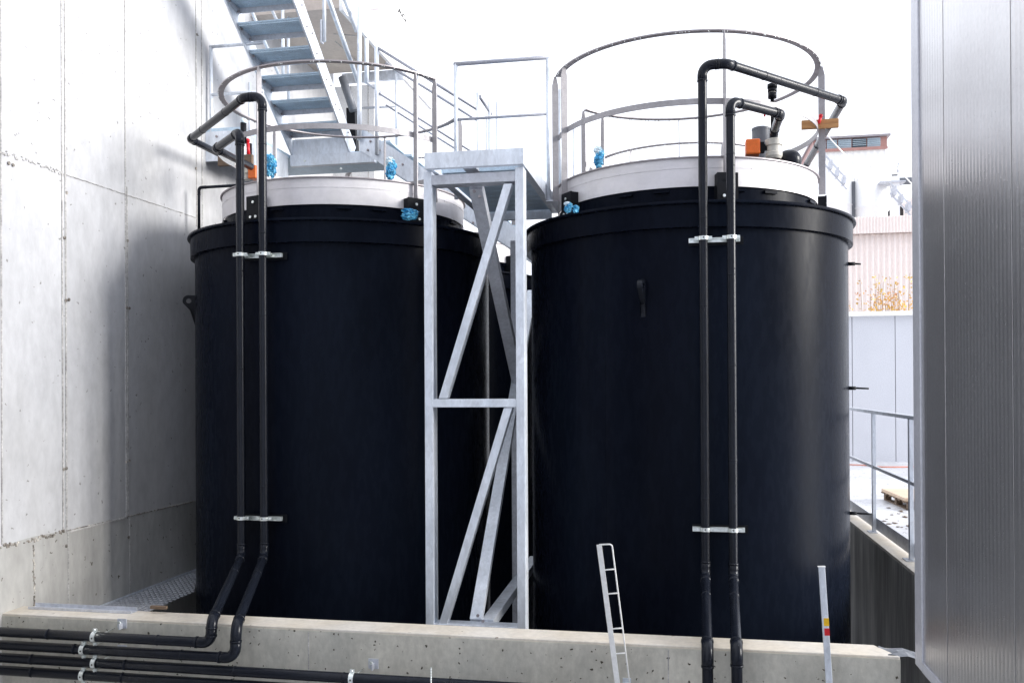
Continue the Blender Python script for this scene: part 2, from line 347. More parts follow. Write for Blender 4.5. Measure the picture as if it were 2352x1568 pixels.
rw = MB().box((XW, YE, ZF), (-4.9, YE+.35, zs)); rw_ = thing('rear_wall', (XW+.8, YE, ZF), 'pale concrete end wall of the building behind the stairs', 'wall')
rw.build('wall_face', M_plaster, rw_)
for k, xx in enumerate((XW+.3, XW+.6)):
    MB().box((xx-.006, YE-.008, ZF), (xx+.006, YE, zs)).build('seam', M_seam, rw_)

# front basin wall, with its top painted paler
fw = thing('low_concrete_wall', (-2, YO, ZF), 'low pitted beige concrete wall with a pale top across the foreground', 'wall')
xe = PZ(2076, 1517, ZT).x
MB().box((XW, YO, ZF-.0), (xe, YI, ZT-.02)).build('wall_face', M_kerb, fw)
MB().prism([(XW, YO+.006, ZT-.022), (xe, YO+.006, ZT-.022), (xe-.12, YI-.004, ZT-.022), (XW, YI-.004, ZT-.022)], (0, 0, .022)).build('wall_top', M_lit_top, fw, bevel=.006)
for px in (709, 1535):
    p = PY(px, 1520, YO); MB().box((p.x-.004, YO-.004, ZF), (p.x+.004, YO, ZT-.03)).build('seam', M_seam, fw)
# right basin wall
rwl = thing('side_basin_wall', (XR+.15, 10, ZF), 'dark water stained concrete wall running back on the right behind the tank', 'wall')
xi, xo = XR, XR+.25
yn = 6.05
MB().box((xi, yn, ZF), (xo, 17.0, ZT-.03)).build('wall_face', M_damp, rwl)
MB().box((xi+.004, yn+.004, ZT-.03), (xo-.004, 16.99, ZT)).build('wall_top', M_lit_top, rwl, bevel=.006)
# back basin wall
bw = MB().box((XW, 16.75, ZF), (xi-.005, 17.0, ZT)).build('basin_back_wall', M_damp); tag(bw, 'low concrete wall closing the basin far behind the rear tanks', 'wall')
# plastic sheet at the gap end of the front wall
ps = MB(); rnd = random.Random(4)
nx, ny = 8, 6
for i in range(nx+1):
    for j in range(ny+1):
        p = PZ(2030+70*i/nx, 1488, ZT); x = xe-.10+.42*i/nx; y = YO+.02+.2*j/ny
        ps.v.append(V((x, y, ZT-.01+.02*rnd.random()-.10*max(0, i/nx-.35))))
for i in range(nx):
    for j in range(ny):
        k = i*(ny+1)+j; ps.f.append((k, k+ny+1, k+ny+2, k+1)); ps.sm.append(False)
o = ps.build('membrane_flap', M_grey); tag(o, 'crumpled grey membrane flap hanging over the right end of the low wall', 'membrane')

# metal clad building (right)
XC = 1.43
zb = PX(2112, 1530, XC).z
ycr = PX(2103, 1000, XC).y; yct = PX(2119, 1000, XC).y
mc = thing('metal_clad_building', (XC+1.5, 2, zb), 'grey metal clad building with fine vertical ribs close by on the right edge', 'building')
ys1 = PX(2173, 1000, XC).y; ys2 = PX(2329, 1000, XC).y; pit = ys1-ys2
print('clad', zb, ycr, yct, ys1, ys2)
MB().box((XC+.03, -3, zb+.02), (XC+3.5, ycr-.02, zb+8)).build('building_core', M_trim, mc)
edges = [yct, ys1]+[ys1-pit*k for k in range(1, 8)]
ztop = zb+8
def ribpanel(y1, y0):
    mb = MB(); n = max(4, int((y1-y0-.006)/.0085)); zz = (zb+.062, ztop)
    vs = []
    for i in range(n+1):
        y = y0+.003+(y1-y0-.006)*(i/n if 0 < i < n else i/n); ph = (y % .051)/.051
        x = XC-.0017*(1-cos(2*pi*ph))*.5
        if i == 0: vs += [(XC+.012, y-.0004, zz[0]), (XC+.012, y-.0004, zz[1])]
        vs += [(x, y, zz[0]), (x, y, zz[1])]
    vs += [(XC+.012, y+.0004, zz[0]), (XC+.012, y+.0004, zz[1])]
    mb.add(vs, [(2*i, 2*i+1, 2*i+3, 2*i+2) for i in range(n+2)], False)
    for k_ in range(1, n+1): mb.sm[k_] = True
    o_ = len(mb.v); mb.box((XC+.013, y0+.003, zz[0]), (XC+.028, y1-.003, zz[1]))
    return mb
for i in range(len(edges)-1): ribpanel(edges[i], edges[i+1]).build('cladding_panel', M_clad, mc)
MB().box((XC-.012, yct+.003, zb+.0), (XC+.029, ycr, ztop)).box((XC+.0285, ycr-.019, zb), (XC+3.5, ycr+.002, ztop)).build('corner_trim', M_trim, mc, bevel=.003)
MB().box((XC-.014, -3, zb-.0), (XC+.029, yct, zb+.06)).build('base_trim', M_trim, mc, bevel=.003)

# ------------------------------------------------------------------ tanks
TR, TY = 1.6, 9.45
TX = {'r': .06, 'l': -3.67}
zlip = PY(1577, 459.5, TY-1.67).z; zcol = PY(1577, 521, TY-1.645).z
zrt = PY(1577, 360.5, TY-1.32).z; zrb = PY(1577, 434, TY-1.32).z
zht = PY(1577, 72, TY-1.33).z; zhm = PY(1577, 227, TY-1.33).z
print('lip', zlip, zcol, 'ring', zrt, zrb, 'rail', zht, zhm)
def make_tank(cx, cy, label):
    t = thing('storage_tank', (cx, cy, ZF), label, 'tank', 'black round storage tanks')
    c = (cx, cy, 0)
    body = [(0, ZF+.001), (TR-.05, ZF+.001), (TR-.012, ZF+.03), (TR, ZF+.08), (TR, ZF+.3)]
    z = ZF+.3; body += [(TR, ZF+.3+(zcol-ZF-.3)*k/8) for k in range(1, 8)]
    body += [(TR, zcol+.02)]
    MB().lathe(body, c, 160).build('tank_shell', M_pe, t)
    MB().lathe([(TR+.001, zcol), (TR+.045, zcol), (TR+.047, zlip-.03), (TR+.001, zlip-.03)], c, 360, smooth=False, closed=True).build('collar', M_pe, t)
    MB().lathe([(TR-.05, zlip-.028), (TR+.072, zlip-.028), (TR+.076, zlip-.02), (TR+.07, zlip), (TR-.05, zlip)], c, 360, smooth=False, closed=True).build('rim', M_pe, t)
    MB().lathe([(TR-.051, zlip-.02), (1.36, zlip+.05), (.9, zlip+.17), (0, zlip+.26)], c, 96).build('tank_roof', M_pe, t)
    cb = MB().lathe([(1.2, zlip+.045), (1.30, zlip+.045), (1.30, zrb+.03), (1.2, zrb+.03)], c, 260, smooth=False, closed=True)
    for k in range(24):
        a = 2*pi*k/24+.1
        if k % 3: cb.obox((cx+1.31*cos(a), cy+1.31*sin(a), zrb-.012), (-.07*sin(a), .07*cos(a), 0), (.014*cos(a), .014*sin(a), 0), (0, 0, .012))
    cb.build('upstand_curb', M_pe, t)
    MB().lathe([(1.312, zrb+.02), (1.32, zrb+.02), (1.32, zrt-.012), (1.312, zrt-.012)], c, 260, smooth=False, closed=True).build('upstand_ring', M_ss, t)
    MB().lathe([(1.29, zrt-.011), (1.34, zrt-.011), (1.34, zrt), (1.29, zrt)], c, 140, smooth=False, closed=True).build('upstand_edge', M_rail, t)
    rv = MB()
    for k in range(40):
        a = 2*pi*k/40; p = V((cx+1.319*cos(a), cy+1.319*sin(a), zrt-.10+.0*k)); rv.cyl(p, p+V((cos(a), sin(a), 0))*.006, .008, 8)
    rv.lathe([(1.3205, zrt-.103), (1.323, zrt-.103), (1.323, zrt-.097), (1.3205, zrt-.097)], c, 140, smooth=False, closed=True)
    rv.build('rivet_row', M_ss, t)
    return t
def bracket(t, cx, cy, a, wd=.19, ht=.25):
    d = V((cos(a), sin(a), 0)); s = V((-sin(a), cos(a), 0)); p = V((cx, cy, 0))+d*1.395+V((0, 0, zlip+.045+ht/2))
    b = MB().obox(p, s*wd/2, d*.008, (0, 0, ht/2)); b.obox(p-d*.05-s*(wd/2-.01), s*.008, d*.045, (0, 0, ht/2-.004)); b.obox(p-d*.05+s*(wd/2-.01), s*.008, d*.045, (0, 0, ht/2-.004))
    o = b.build('bracket_plate', M_blk, t)
    for q in (p+V((0, 0, ht*.25)), p-s*.035-V((0, 0, ht*.33)), p+s*.035-V((0, 0, ht*.33))):
        MB().cyl(q+d*.009, q+d*.02, .014, 8).build('bolt', M_zinc, o)
def lug(t, cx, cy, a, zc, hw=.009, mt=None):
    d = V((cos(a), sin(a), 0)); s = V((-sin(a), cos(a), 0)); o0 = V((cx, cy, zc))
    # teardrop eye plate with a real hole: outer and inner outlines bridged
    n = 28; outp = []; inn = []
    ec = .075; hr = .026
    for i in range(n):
        an = 2*pi*i/n; inn.append((ec+hr*cos(an), .03+hr*sin(an)))
        dx, dz = cos(an), sin(an); ox, oz = ec+.062*dx, .03+.062*dz
        if dx < -.2: ox = .0
        if dz < -.55: ox, oz = (.0 if dx < .3 else .012), -.27*(-dz-.3)/.7
        outp.append((max(ox, 0), oz))
    mb = MB()
    for th in (-hw, hw):
        mb.add([o0+d*(TR-.01+x)+s*th+V((0, 0, z)) for x, z in outp+inn], [(i, (i+1) % n, n+(i+1) % n, n+i) for i in range(n)])
    for lst in (outp, inn):
        vs = [o0+d*(TR-.01+x)+s*th+V((0, 0, z)) for th in (-hw, hw) for x, z in lst]
        mb.add(vs, [(i, (i+1) % n, n+(i+1) % n, n+i) for i in range(n)])
    mb.build('lifting_lug', mt or M_blk, t)
def ring_angle(cx, R, px, near=True):
    d = ray(px, 880); ux, uy = d.x, d.y; l = hypot(ux, uy); ux /= l; uy /= l
    b = ux*cx+uy*TY; disc = b*b-(cx*cx+TY*TY-R*R)
    s = b-sqrt(max(disc, 0)) if near else b+sqrt(max(disc, 0))
    return atan2(uy*s-TY, ux*s-cx)
# right tank
def weld(t, cx, px, y1=.0):
    a = ring_angle(cx, TR, px); p = V((cx+(TR+.0)*cos(a), TY+TR*sin(a), 0)); d = V((cos(a), sin(a), 0)); s = V((-sin(a), cos(a), 0))
    MB().obox(p+V((0, 0, (ZF+zcol)/2+.04)), s*.004, d*.0018, (0, 0, (zcol-ZF)/2-.1)).build('weld_seam', M_pe, t)
tr = make_tank(TX['r'], TY, 'black round tank on the right with two vertical pipes near its right side')
for px in (1304, 1674): bracket(tr, TX['r'], TY, ring_angle(TX['r'], 1.395, px))
bracket(tr, TX['r'], TY, radians(-2)); bracket(tr, TX['r'], TY, radians(90))
zl = PY(1483, 665, TY-TR).z
lug(tr, TX['r'], TY, ring_angle(TX['r'], TR, 1479), zl, .022, M_pipe)
weld(tr, TX['r'], 1390)
tl = make_tank(TX['l'], TY, 'black round tank on the left beside the tall concrete wall')
for px in (585, 957): bracket(tl, TX['l'], TY, ring_angle(TX['l'], 1.395, px))
bracket(tl, TX['l'], TY, radians(90)); weld(tl, TX['l'], 709)
lug(tl, TX['l'], TY, radians(207), PY(441, 690, 8.65).z-.03)
for i, (cx, lab) in enumerate(((TX['l'], 'black rear tank seen through the gap between the two front tanks'), (TX['r'], 'black rear tank hidden behind the right front tank'))):
    t2 = make_tank(cx, 13.2, lab)
    bracket(t2, cx, 13.2, radians(-70)); bracket(t2, cx, 13.2, radians(-20)); lug(t2, cx, 13.2, radians(-35), zl)
# small cable stubs on the right of the right tank
for px, py, L_ in ((1953, 606, .10), (1957, 891, .22), (1959, 1178, .26)):
    yy = TY-.3; p = PY(px, py, yy); x0 = TX['r']+sqrt(TR**2-.3**2)-.01
    st = thing('tank_fitting', (x0, yy, p.z), {606: 'short black fitting high on the right side of the right tank', 891: 'black nozzle with thin rod halfway up the right tank side', 1178: 'black nozzle with thin rod low on the right tank side'}[py], 'fitting', 'side fittings of the right tank')
    MB().cyl((x0, yy, p.z), (x0+.07, yy, p.z), .018, 12).build('socket', M_blk, st)
    MB().cyl((x0+.07, yy, p.z), (x0+.07+L_*.55, yy, p.z-.005), .009, 8).build('rod', M_blk, st)

# guard rails round the tank tops
def guard(cx, cy, a0, a1, posts, label):
    t = thing('round_guard_rail', (cx, cy, zrt), label, 'guard rail', 'curved guard rails on the tank tops')
    c = (cx, cy, 0)
    MB().ringbar(c, 1.30, 1.36, zht-.012, zht, a0, a1, 90).build('top_rail', M_rail, t)
    MB().ringbar(c, 1.322, 1.33, zhm-.055, zhm, a0, a1, 90).build('mid_rail', M_railp, t)
    for a in posts:
        d = V((cos(a), sin(a), 0)); s = V((-sin(a), cos(a), 0)); c0 = V(c)
        z0, z1 = zrt-.16, zht-.0125; mb = MB()
        prof = [(-.032, z0), (.032, z0), (.032, z1-.09), (.012, z1), (-.012, z1), (-.032, z1-.09)]
        mb.prism([c0+d*(1.362+x)+s*(-.005)+V((0, 0, z)) for x, z in prof], s*.01)
        mb.build('post', M_railp, t)
    # water drops hanging under the rail
    rnd = random.Random(int(cx*100)+int(cy)); mb = MB()
    for k in range(70):
        a = a0+(a1-a0)*rnd.random(); mb.ball((cx+1.355*cos(a), cy+1.355*sin(a), zht-.017), .005, 6, 4, sq=(1, 1, 1.3))
    mb.build('water_drops', M_zinc, t)['kind'] = 'stuff'
    return t
aR = ring_angle(TX['r'], 1.33, 1296)
guard(TX['r'], TY, radians(198), radians(146+360), [radians(198), ring_angle(TX['r'], 1.36, 1300), ring_angle(TX['r'], 1.36, 1668), radians(-8), radians(45), radians(92), radians(133), radians(146)], 'curved steel guard rail on top of the right front tank')
guard(TX['l'], TY, radians(34), ring_angle(TX['l'], 1.33, 1003)+2*pi, [radians(34), radians(90), radians(150), ring_angle(TX['l'], 1.36, 598), ring_angle(TX['l'], 1.36, 957), ring_angle(TX['l'], 1.36, 1001)], 'curved steel guard rail on top of the left front tank')
guard(TX['l'], 13.2, radians(34), radians(342), [radians(34), radians(90), radians(150), radians(210), radians(342)], 'curved steel guard rail on top of the rear left tank')
guard(TX['r'], 13.2, radians(198), radians(146+360), [radians(198), radians(240), radians(292), radians(345), radians(45), radians(92), radians(146)], 'curved steel guard rail on top of the rear right tank')

# ------------------------------------------------------------------ pipes
PR = .0385
def pipe_run(label, pts, r=PR, bend=.085, joints=(), group='black plastic pipes', name='black_pipe', long_j=.9):
    t = thing(name, tuple(pts[0]), label, 'pipe', group)
    path, arcs = fillet(pts, bend)
    mb = MB().tube(path, r, 20)
    pts = [V(p) for p in pts]
    for i in range(len(pts)-1):      # butt weld beads on the straight lengths
        L_ = (pts[i+1]-pts[i]).length; d = (pts[i+1]-pts[i]).normalized(); k = .45
        while k < L_-.3:
            p = pts[i]+d*k; mb.tube([p-d*.006, p-d*.003, p+d*.003, p+d*.006], [r*.99, r*1.07, r*1.07, r*.99], 20, caps=False); k += long_j*random.uniform(.8, 1.2)
            q = p+d*.03+V((0, -r, 0)) if abs(d.z) > .7 else p+V((0, 0, r)); mb.ball(q, .006, 6, 4)
    mb.build('pipe', M_pipe, t)
    for arc, u, v_ in arcs:
        e = MB(); a = [arc[0]+u*.05]+arc+[arc[-1]+v_*.05]; e.tube(a, r*1.10, 20)
        for q, dd in ((a[0], u), (a[-1], v_)): e.tube([q-dd*.012, q-dd*.009, q+dd*.004, q+dd*.007], [r*1.0, r*1.17, r*1.17, r*1.0], 20, caps=False)
        e.build('elbow', M_pipe, t)
    return t
YP, YQ = 7.715, 6.31
xA, xB, xCc, xD = [PY(px, 800, YP).x for px in (1617, 1681, 553, 605)]
zA = PY(1617, 150, YP).z; zB = PY(1681, 232, YP).z
def hpt(px, py, z): return PZ(px, py, z)
# A right tall
def low(x, zb_, px, py, zend):
    return [V((x, YP, zb_)), V((PY(px, py, YQ).x, YQ, PY(px, py, YQ).z)), V((PY(px, py, YQ).x+.005, YQ, zend))]
kA = PY(1622, 1322, YP).z; kB = PY(1687, 1325, YP).z
a2 = V((PY(1668, 150, YP).x, YP, zA)); a3 = PZ(1937, 232, zA)
A = [a3+V((0, 2.9, 0)), a3, a2, V((xA, YP, zA))]+low(xA, kA, 1625, 1490, ZF+.05)
pipe_run('taller of the two black pipes in front of the right tank, arching over the rim', A)
b3 = PZ(1793, 262, zB); b4 = b3+V((0, .58, 0)); b4z = PY(1777, 330, b4.y).z
b2 = V((PY(1690, 231, YP).x, YP+.02, zB))
Bp = [V((b4.x, b4.y, b4z)), b4, b3, V((xB, YP, zB))]+low(xB, kB, 1692, 1490, ZF+.05)
pipe_run('shorter black pipe in front of the right tank, ending at the cream valve', Bp, bend=.075)
d3 = PZ(437, 320, zA); d2 = V((PY(560, 222, YP).x, YP, zA))
zh = [PY(0, y, YQ).z for y in (1450, 1480, 1509, 1538)]
def lowl(x, zb_, px, py, pz):
    p = PY(px, py, YQ); q = V((p.x, YQ, pz)); return [V((x, YP, zb_)), V((p.x+.01, YQ, p.z)), q, V((XW+.02, YQ, pz))]
Dp = [d3+V((.0, 1.35, 0)), d3, d2, V((xD, YP, zA))]+lowl(xD, PY(604, 1276, YP).z, 540, 1437, zh[1])
pipe_run('taller of the two black pipes before the left tank, turning left below the wall top', Dp)
c3 = PZ(495, 342, zB); 
Cp = [c3+V((0, .75, -.0)), c3, V((xCc, YP, zB))]+lowl(xCc, PY(553, 1276, YP).z, 484, 1425, zh[0])
pipe_run('shorter black pipe in front of the left tank, uppermost of the horizontal runs', Cp, bend=.075)
pipe_run('third black horizontal pipe down on the face of the low wall', [(XW+.02, YQ, zh[2]), (-.25, YQ, zh[2]-.0)])
pipe_run('lowest black horizontal pipe on the face of the low wall', [(XW+.02, YQ, zh[3]), (-.6, YQ, zh[3])])
# thin vent pipe on the left tank roof
yv = TY-.05; p0 = PY(457, 512, yv)
pipe_run('thin black vent pipe with one elbow at the left edge of the left tank', [p0+V((0, 0, -.1)), PY(457, 431, yv), PY(560, 425, yv+.0)], r=.017, bend=.035, name='vent_pipe', group=None)

# clamps
def clamp(t, p, r, ax='z'):
    mb = MB(); p = V(p)
    if ax == 'z':
        mb.lathe([(r+.001, -.016), (r+.0075, -.016), (r+.0075, .016), (r+.001, .016)], p, 20, smooth=False, closed=True)
        for s in (-1, 1):
            mb.box(p+V((s*(r+.004), -.008, -.016)), p+V((s*(r+.034), .008, .016)))
            mb.cyl(p+V((s*(r+.022), -.02, 0)), p+V((s*(r+.022), .012, 0)), .009, 6)
        ob = mb.build('clamp', M_zinc, t)
        MB().cyl(p+V((0, -r-.0085, .002)), p+V((0, -r-.0078, .002)), .007, 8).build('clamp_hole', M_dark, ob)
    else:
        n = 20; vs = []
        for i in range(n):
            a = 2*pi*i/n
            for rr, xx in ((r+.001, -.018), (r+.0075, -.018), (r+.0075, .018), (r+.001, .018)): vs.append(p+V((xx, rr*cos(a), rr*sin(a))))
        mb.add(vs, [(i*4+j, ((i+1) % n)*4+j, ((i+1) % n)*4+(j+1) % 4, i*4+(j+1) % 4) for i in range(n) for j in range(4)])
        for s in (-1, 1):
            mb.box(p+V((-.017, -.008, s*(r+.003))), p+V((.017, .008, s*(r+.028))))
            mb.cyl(p+V((0, -.02, s*(r+.018))), p+V((0, .012, s*(r+.018))), .009, 6)
        mb.cyl(p+V((0, r+.004, 0)), p+V((0, YO-YQ-.001, 0)), .006, 8)
        ob = mb.build('clamp', M_zinc, t)
        MB().cyl(p+V((0, -r-.0085, .0)), p+V((0, -r-.0078, .0)), .007, 8).build('clamp_hole', M_dark, ob)
for (x1, x2, y0, px0, px1, side, lab) in ((xCc, xD, 585, 538, 641, 'l', 'upper clamp rail holding two pipes below the rim of the left tank'), (xCc, xD, 1191, 536, 641, 'l', 'lower clamp rail holding two pipes on the left tank'),
                                  (xA, xB, 548, 1582, 1701, 'r', 'upper clamp rail holding two pipes below the rim of the right tank'), (xA, xB, 1217, 1591, 1712, 'r', 'lower clamp rail holding two pipes on the right tank')):
    pm = PY((px0+px1)/2, y0, YP)
    t = thing('pipe_bracket', (pm.x, YP+.07, pm.z), lab, 'bracket', 'clamp rails on the tanks')
    xa, xb = PY(px0, y0, YP).x, PY(px1, y0, YP).x; zz = pm.z
    mb = MB(); yr = YP+PR+.012
    mb.box((xa, yr, zz-.022), (xb, yr+.03, zz-.017)).box((xa, yr, zz+.012), (xb, yr+.03, zz+.017)).box((xa, yr+.026, zz-.0165), (xb, yr+.03, zz+.0115))
    mb.box((xa, yr, zz-.0165), (xa+.012, yr+.004, zz+.0115)).box((xb-.012, yr, zz-.0165), (xb, yr+.004, zz+.0115))
    mb.build('rail', M_zinc, t)
    mb = MB()
    for xx in (xa+.03, xb-.03):
        ys = TY-sqrt(TR**2-(xx-TX[side])**2); mb.cyl((xx, yr+.031, zz-.003), (xx, ys+.01, zz-.003), .012, 10)
    mb.box((xa, yr+.05, zz-.04), (xb+.03, TY-sqrt(TR**2-(xa-TX[side])**2) if 0 else yr+.062, zz+.03))
    mb.build('standoff', M_blk, t)
    clamp(t, (x1, YP, zz+.006), PR); clamp(t, (x2, YP, zz+.006), PR)
for px, row, lab in ((219, 0, 'zinc pipe clamp on the uppermost horizontal pipe'), (193, 1, 'zinc pipe clamp on the second horizontal pipe from the top'), (219, 2, 'zinc pipe clamp on the third horizontal pipe, near the left edge'), (192, 3, 'zinc pipe clamp on the lowest horizontal pipe'), (809, 2, 'zinc pipe clamp on the third horizontal pipe, below the left tank')):
    x = PY(px, 1500, YQ).x; t = thing('pipe_clamp', (x, YO, zh[row]), lab, 'clamp', 'zinc clamps along the low wall')
    clamp(t, (x, YQ, zh[row]), PR, 'x')
    if row in (0, 2):
        z = zh[row]+(.06 if row == 0 else .055); o = MB().box((x+.05, YO-.012, z-.045), (x+.13, YO-.001, z+.03)).box((x+.09, YO-.06, z-.045), (x+.10, YO-.012, z+.0)).build('wall_plate', M_galv2, t)
        MB().cyl((x+.075, YO-.013, z), (x+.075, YO-.03, z), .014, 6).build('bolt', M_zinc, t)

# ------------------------------------------------------------------ support tower between the tanks
YT = 7.5
tw = thing('support_tower', (-1.8, YT, ZF), 'braced galvanised steel support frame standing between the two front tanks', 'steel frame')
PW, PD = .072, .15
zt0 = PY(1190, 392, YT).z; zt1 = PY(985, 392, YT).z; ztt = PY(1190, 384, YT).z
xl = PY(984, 800, YT).x; xr = PY(1194.5, 800, YT).x
zbase = ZF+.02
for x in (xl, xr):
    b = MB().box((x-PW/2, YT, zbase), (x+PW/2, YT+PD, ztt)); b.box((x+PW/2, YT+.02, zbase), (x+PW/2+.004, YT+.028, ztt-.02)); b.build('post', M_galv, tw, bevel=.004)
    MB().box((x-.09, YT-.03, ZF), (x+.09, YT+PD+.03, zbase)).build('base_plate', M_galv, tw)
def zp(py, px=1095): return PY(px, py, YT).z
MB().box((xl+PW/2, YT+.002, zp(420)), (xr-PW/2, YT+PD-.002, zp(397))).build('top_beam', M_galv2, tw, bevel=.004)
MB().box((xl+PW/2, YT+.002, zp(935)), (xr-PW/2, YT+PD-.002, zp(916))).build('cross_beam', M_galv, tw, bevel=.004)
MB().box((xl+PW/2, YT+.002, zp(1452)), (xr-PW/2, YT+PD-.002, zp(1436))).build('bottom_beam', M_galv, tw, bevel=.004)
def ybeam(p, q, name, y0, wd=.07, dp=.10):
    p, q = V(p), V(q); d = (q-p).normalized(); s = V((d.z, 0, -d.x)); hw = s*wd/2
    # ends cut to horizontals
    k = hw.z/d.z if abs(d.z) > .01 else 0
    poly = [p+hw-d*k, p-hw+d*k, q-hw+d*k, q+hw-d*k]
    for w in poly: w.y = y0
    MB().prism(poly, (0, dp, 0)).build(name, M_galv, tw, bevel=.003)
ybeam(PY(1166, 421, YT), PY(1016, 914.5, YT), 'diagonal_brace', YT+.012)
ybeam(PY(1166, 936.5, YT), PY(1016, 1434, YT), 'diagonal_brace', YT+.012)
XM = PY(1092, 800, YT+.1).x
def br(p, q, wd=.10, ht=.10, mt=M_galv):
    o = MB().beam(p, q, wd, ht, up=(1, 0, 0)).build('side_brace', mt, tw, bevel=.004)
ztopb = PY(1092, 424, YT+.1).z
m1 = V((XM, YT+.16, ztopb)); m2 = PX(1195, 900, XM)
br(m1, m2, .09, .12, M_galv2)
m3 = PX(1088, 1424, XM); m3 = V((XM-.02, YT+.16, PY(1088, 1424, YT+.16).z)); m4 = PX(1222, 670, XM-.02)
br(m3, V((XM-.02, m4.y, m4.z)), .06, .11)
m5 = V((XM+.08, YT+.17, PY(1105, 1432, YT+.17).z)); m6 = PX(1228, 1285, XM+.08); br(m5, m6, .09, .11)
for q in (PY(1090, 440, YT+.13), PY(1102, 452, YT+.13), PY(1098, 1412, YT+.13), PY(1110, 1425, YT+.13)):
    MB().cyl(q, q+V((0, -.02, 0)), .014, 6).build('bolt', M_rail, tw)
yrc = 9.75
xrc = PY(1185, 700, yrc).x; zrc = PY(1185, 552, yrc).z
MB().box((xrc-.06, yrc, zbase), (xrc+.09, yrc+.12, zrc)).build('rear_post', M_galv2, tw, bevel=.004)
for py in (910, 1238):
    z = PY(1216, py, 10.6).z; MB().box((xrc+.1, 10.6, z-.05), (xrc+.55, 10.7, z+.05)).build('rear_beam', M_galv2, tw)
MB().box((xrc-.05, yrc+.125, zbase+.1), (xrc+.05, 10.6, zbase+.2)).build('rear_beam', M_galv2, tw)

# platform on the tower
YPF = YT-.06
zpt, zpb = PY(1200, 339, YPF).z, PY(1200, 376.5, YPF).z
pxl, pxr = PY(974.5, 360, YPF).x, PY(1202, 360, YPF).x
YPE = PZ(1283, 490, zpb).y
print('platform', zpb, zpt, pxl, pxr, YPE)
pf = thing('access_platform', ((pxl+pxr)/2, YPF, zpb), 'galvanised steel platform with guard rail on top of the support frame', 'platform')
MB().box((pxl, YPF, zpb), (pxr, YPF+.008, zpt)).box((pxl+.004, YPF+.008, zpb), (pxr-.004, YPF+.06, zpb+.008)).build('front_fascia', M_galv, pf, bevel=.002)
for s, x in ((-1, pxl), (1, pxr)):
    xx = x-s*.008
    MB().box((x-s*.001, YPF+.009, zpb+.001), (xx, YPE, zpt-.001)).box((xx, YPF+.061, zpb+.001), (xx-s*.06, YPE, zpb+.009)).build('side_channel', M_galv, pf)
MB().box((pxl+.07, YPE-.06, zpb-.06), (pxr-.07, YPE, zpt-.02)).build('rear_channel', M_galv, pf)
n = 10; yy0 = YPF+.10
for i in range(n):
    a = yy0+(YPE-.07-yy0)*i/n; b = yy0+(YPE-.07-yy0)*(i+1)/n-.012
    if i in (0,): continue
    MB().box((pxl+.07, a, zpb+.03), (pxr-.07, b, zpb+.075)).build('deck_plank', M_tread if i % 2 else M_tread, pf)
MB().box((pxl+.3, YT+.11, zpt-.11), (pxl+.42, YT+.55, zpt-.05)).build('cable_tray', M_galv2, pf)
yg = PX(1260, 440, pxr+.03).y
zgt = PY(1260, 132, yg).z; zgm = PY(1260, 262, yg).z; xgl = PY(1047, 200, yg).x; xgr = pxr+.03
MB().cyl((xgr, yg, zpb-.05), (xgr, yg, zgt), .021, 14).build('rail_post', M_galv, pf)
MB().cyl((xgl, yg, zpb), (xgl, yg, zgt), .021, 14).build('rail_post', M_galv, pf)
MB().cyl((xgl-.02, yg, zgt), (xgr+.02, yg, zgt), .021, 14).build('top_rail', M_galv_shade, pf)
MB().cyl((xgl, yg, zgm), (xgr, yg, zgm), .014, 12).build('mid_rail', M_galv_shade, pf)
MB().box((xgr-.02, yg-.03, zpb-.07), (xgr+.045, yg+.03, zpb-.055)).box((xgr-.0275, yg-.03, zpb-.04), (xgr-.022, yg+.03, zpb+.1)).build('rail_foot', M_galv2, pf)
for yy in (9.7, 11.0):
    xq = pxr+.02; MB().cyl((xq, yy, zpb), (xq, yy, zgt), .018, 12).build('rail_post', M_galv, pf)
for px, yy, pt in ((1098, 10.2, 213), (1125, 10.8, 235), (1142, 11.2, 235)):
    p = PY(px, 400, yy); MB().cyl((p.x, yy, zpb), (p.x, yy, PY(px, pt, yy).z), .018, 12).build('rail_post', M_galv, pf)
a = PY(1102, 222, 10.2); b = PY(1128, 262, 11.0); MB().cyl(a, b, .02, 10).build('hand_rail', M_galv_shade, pf)
a = PY(1236, 330, 12.0)

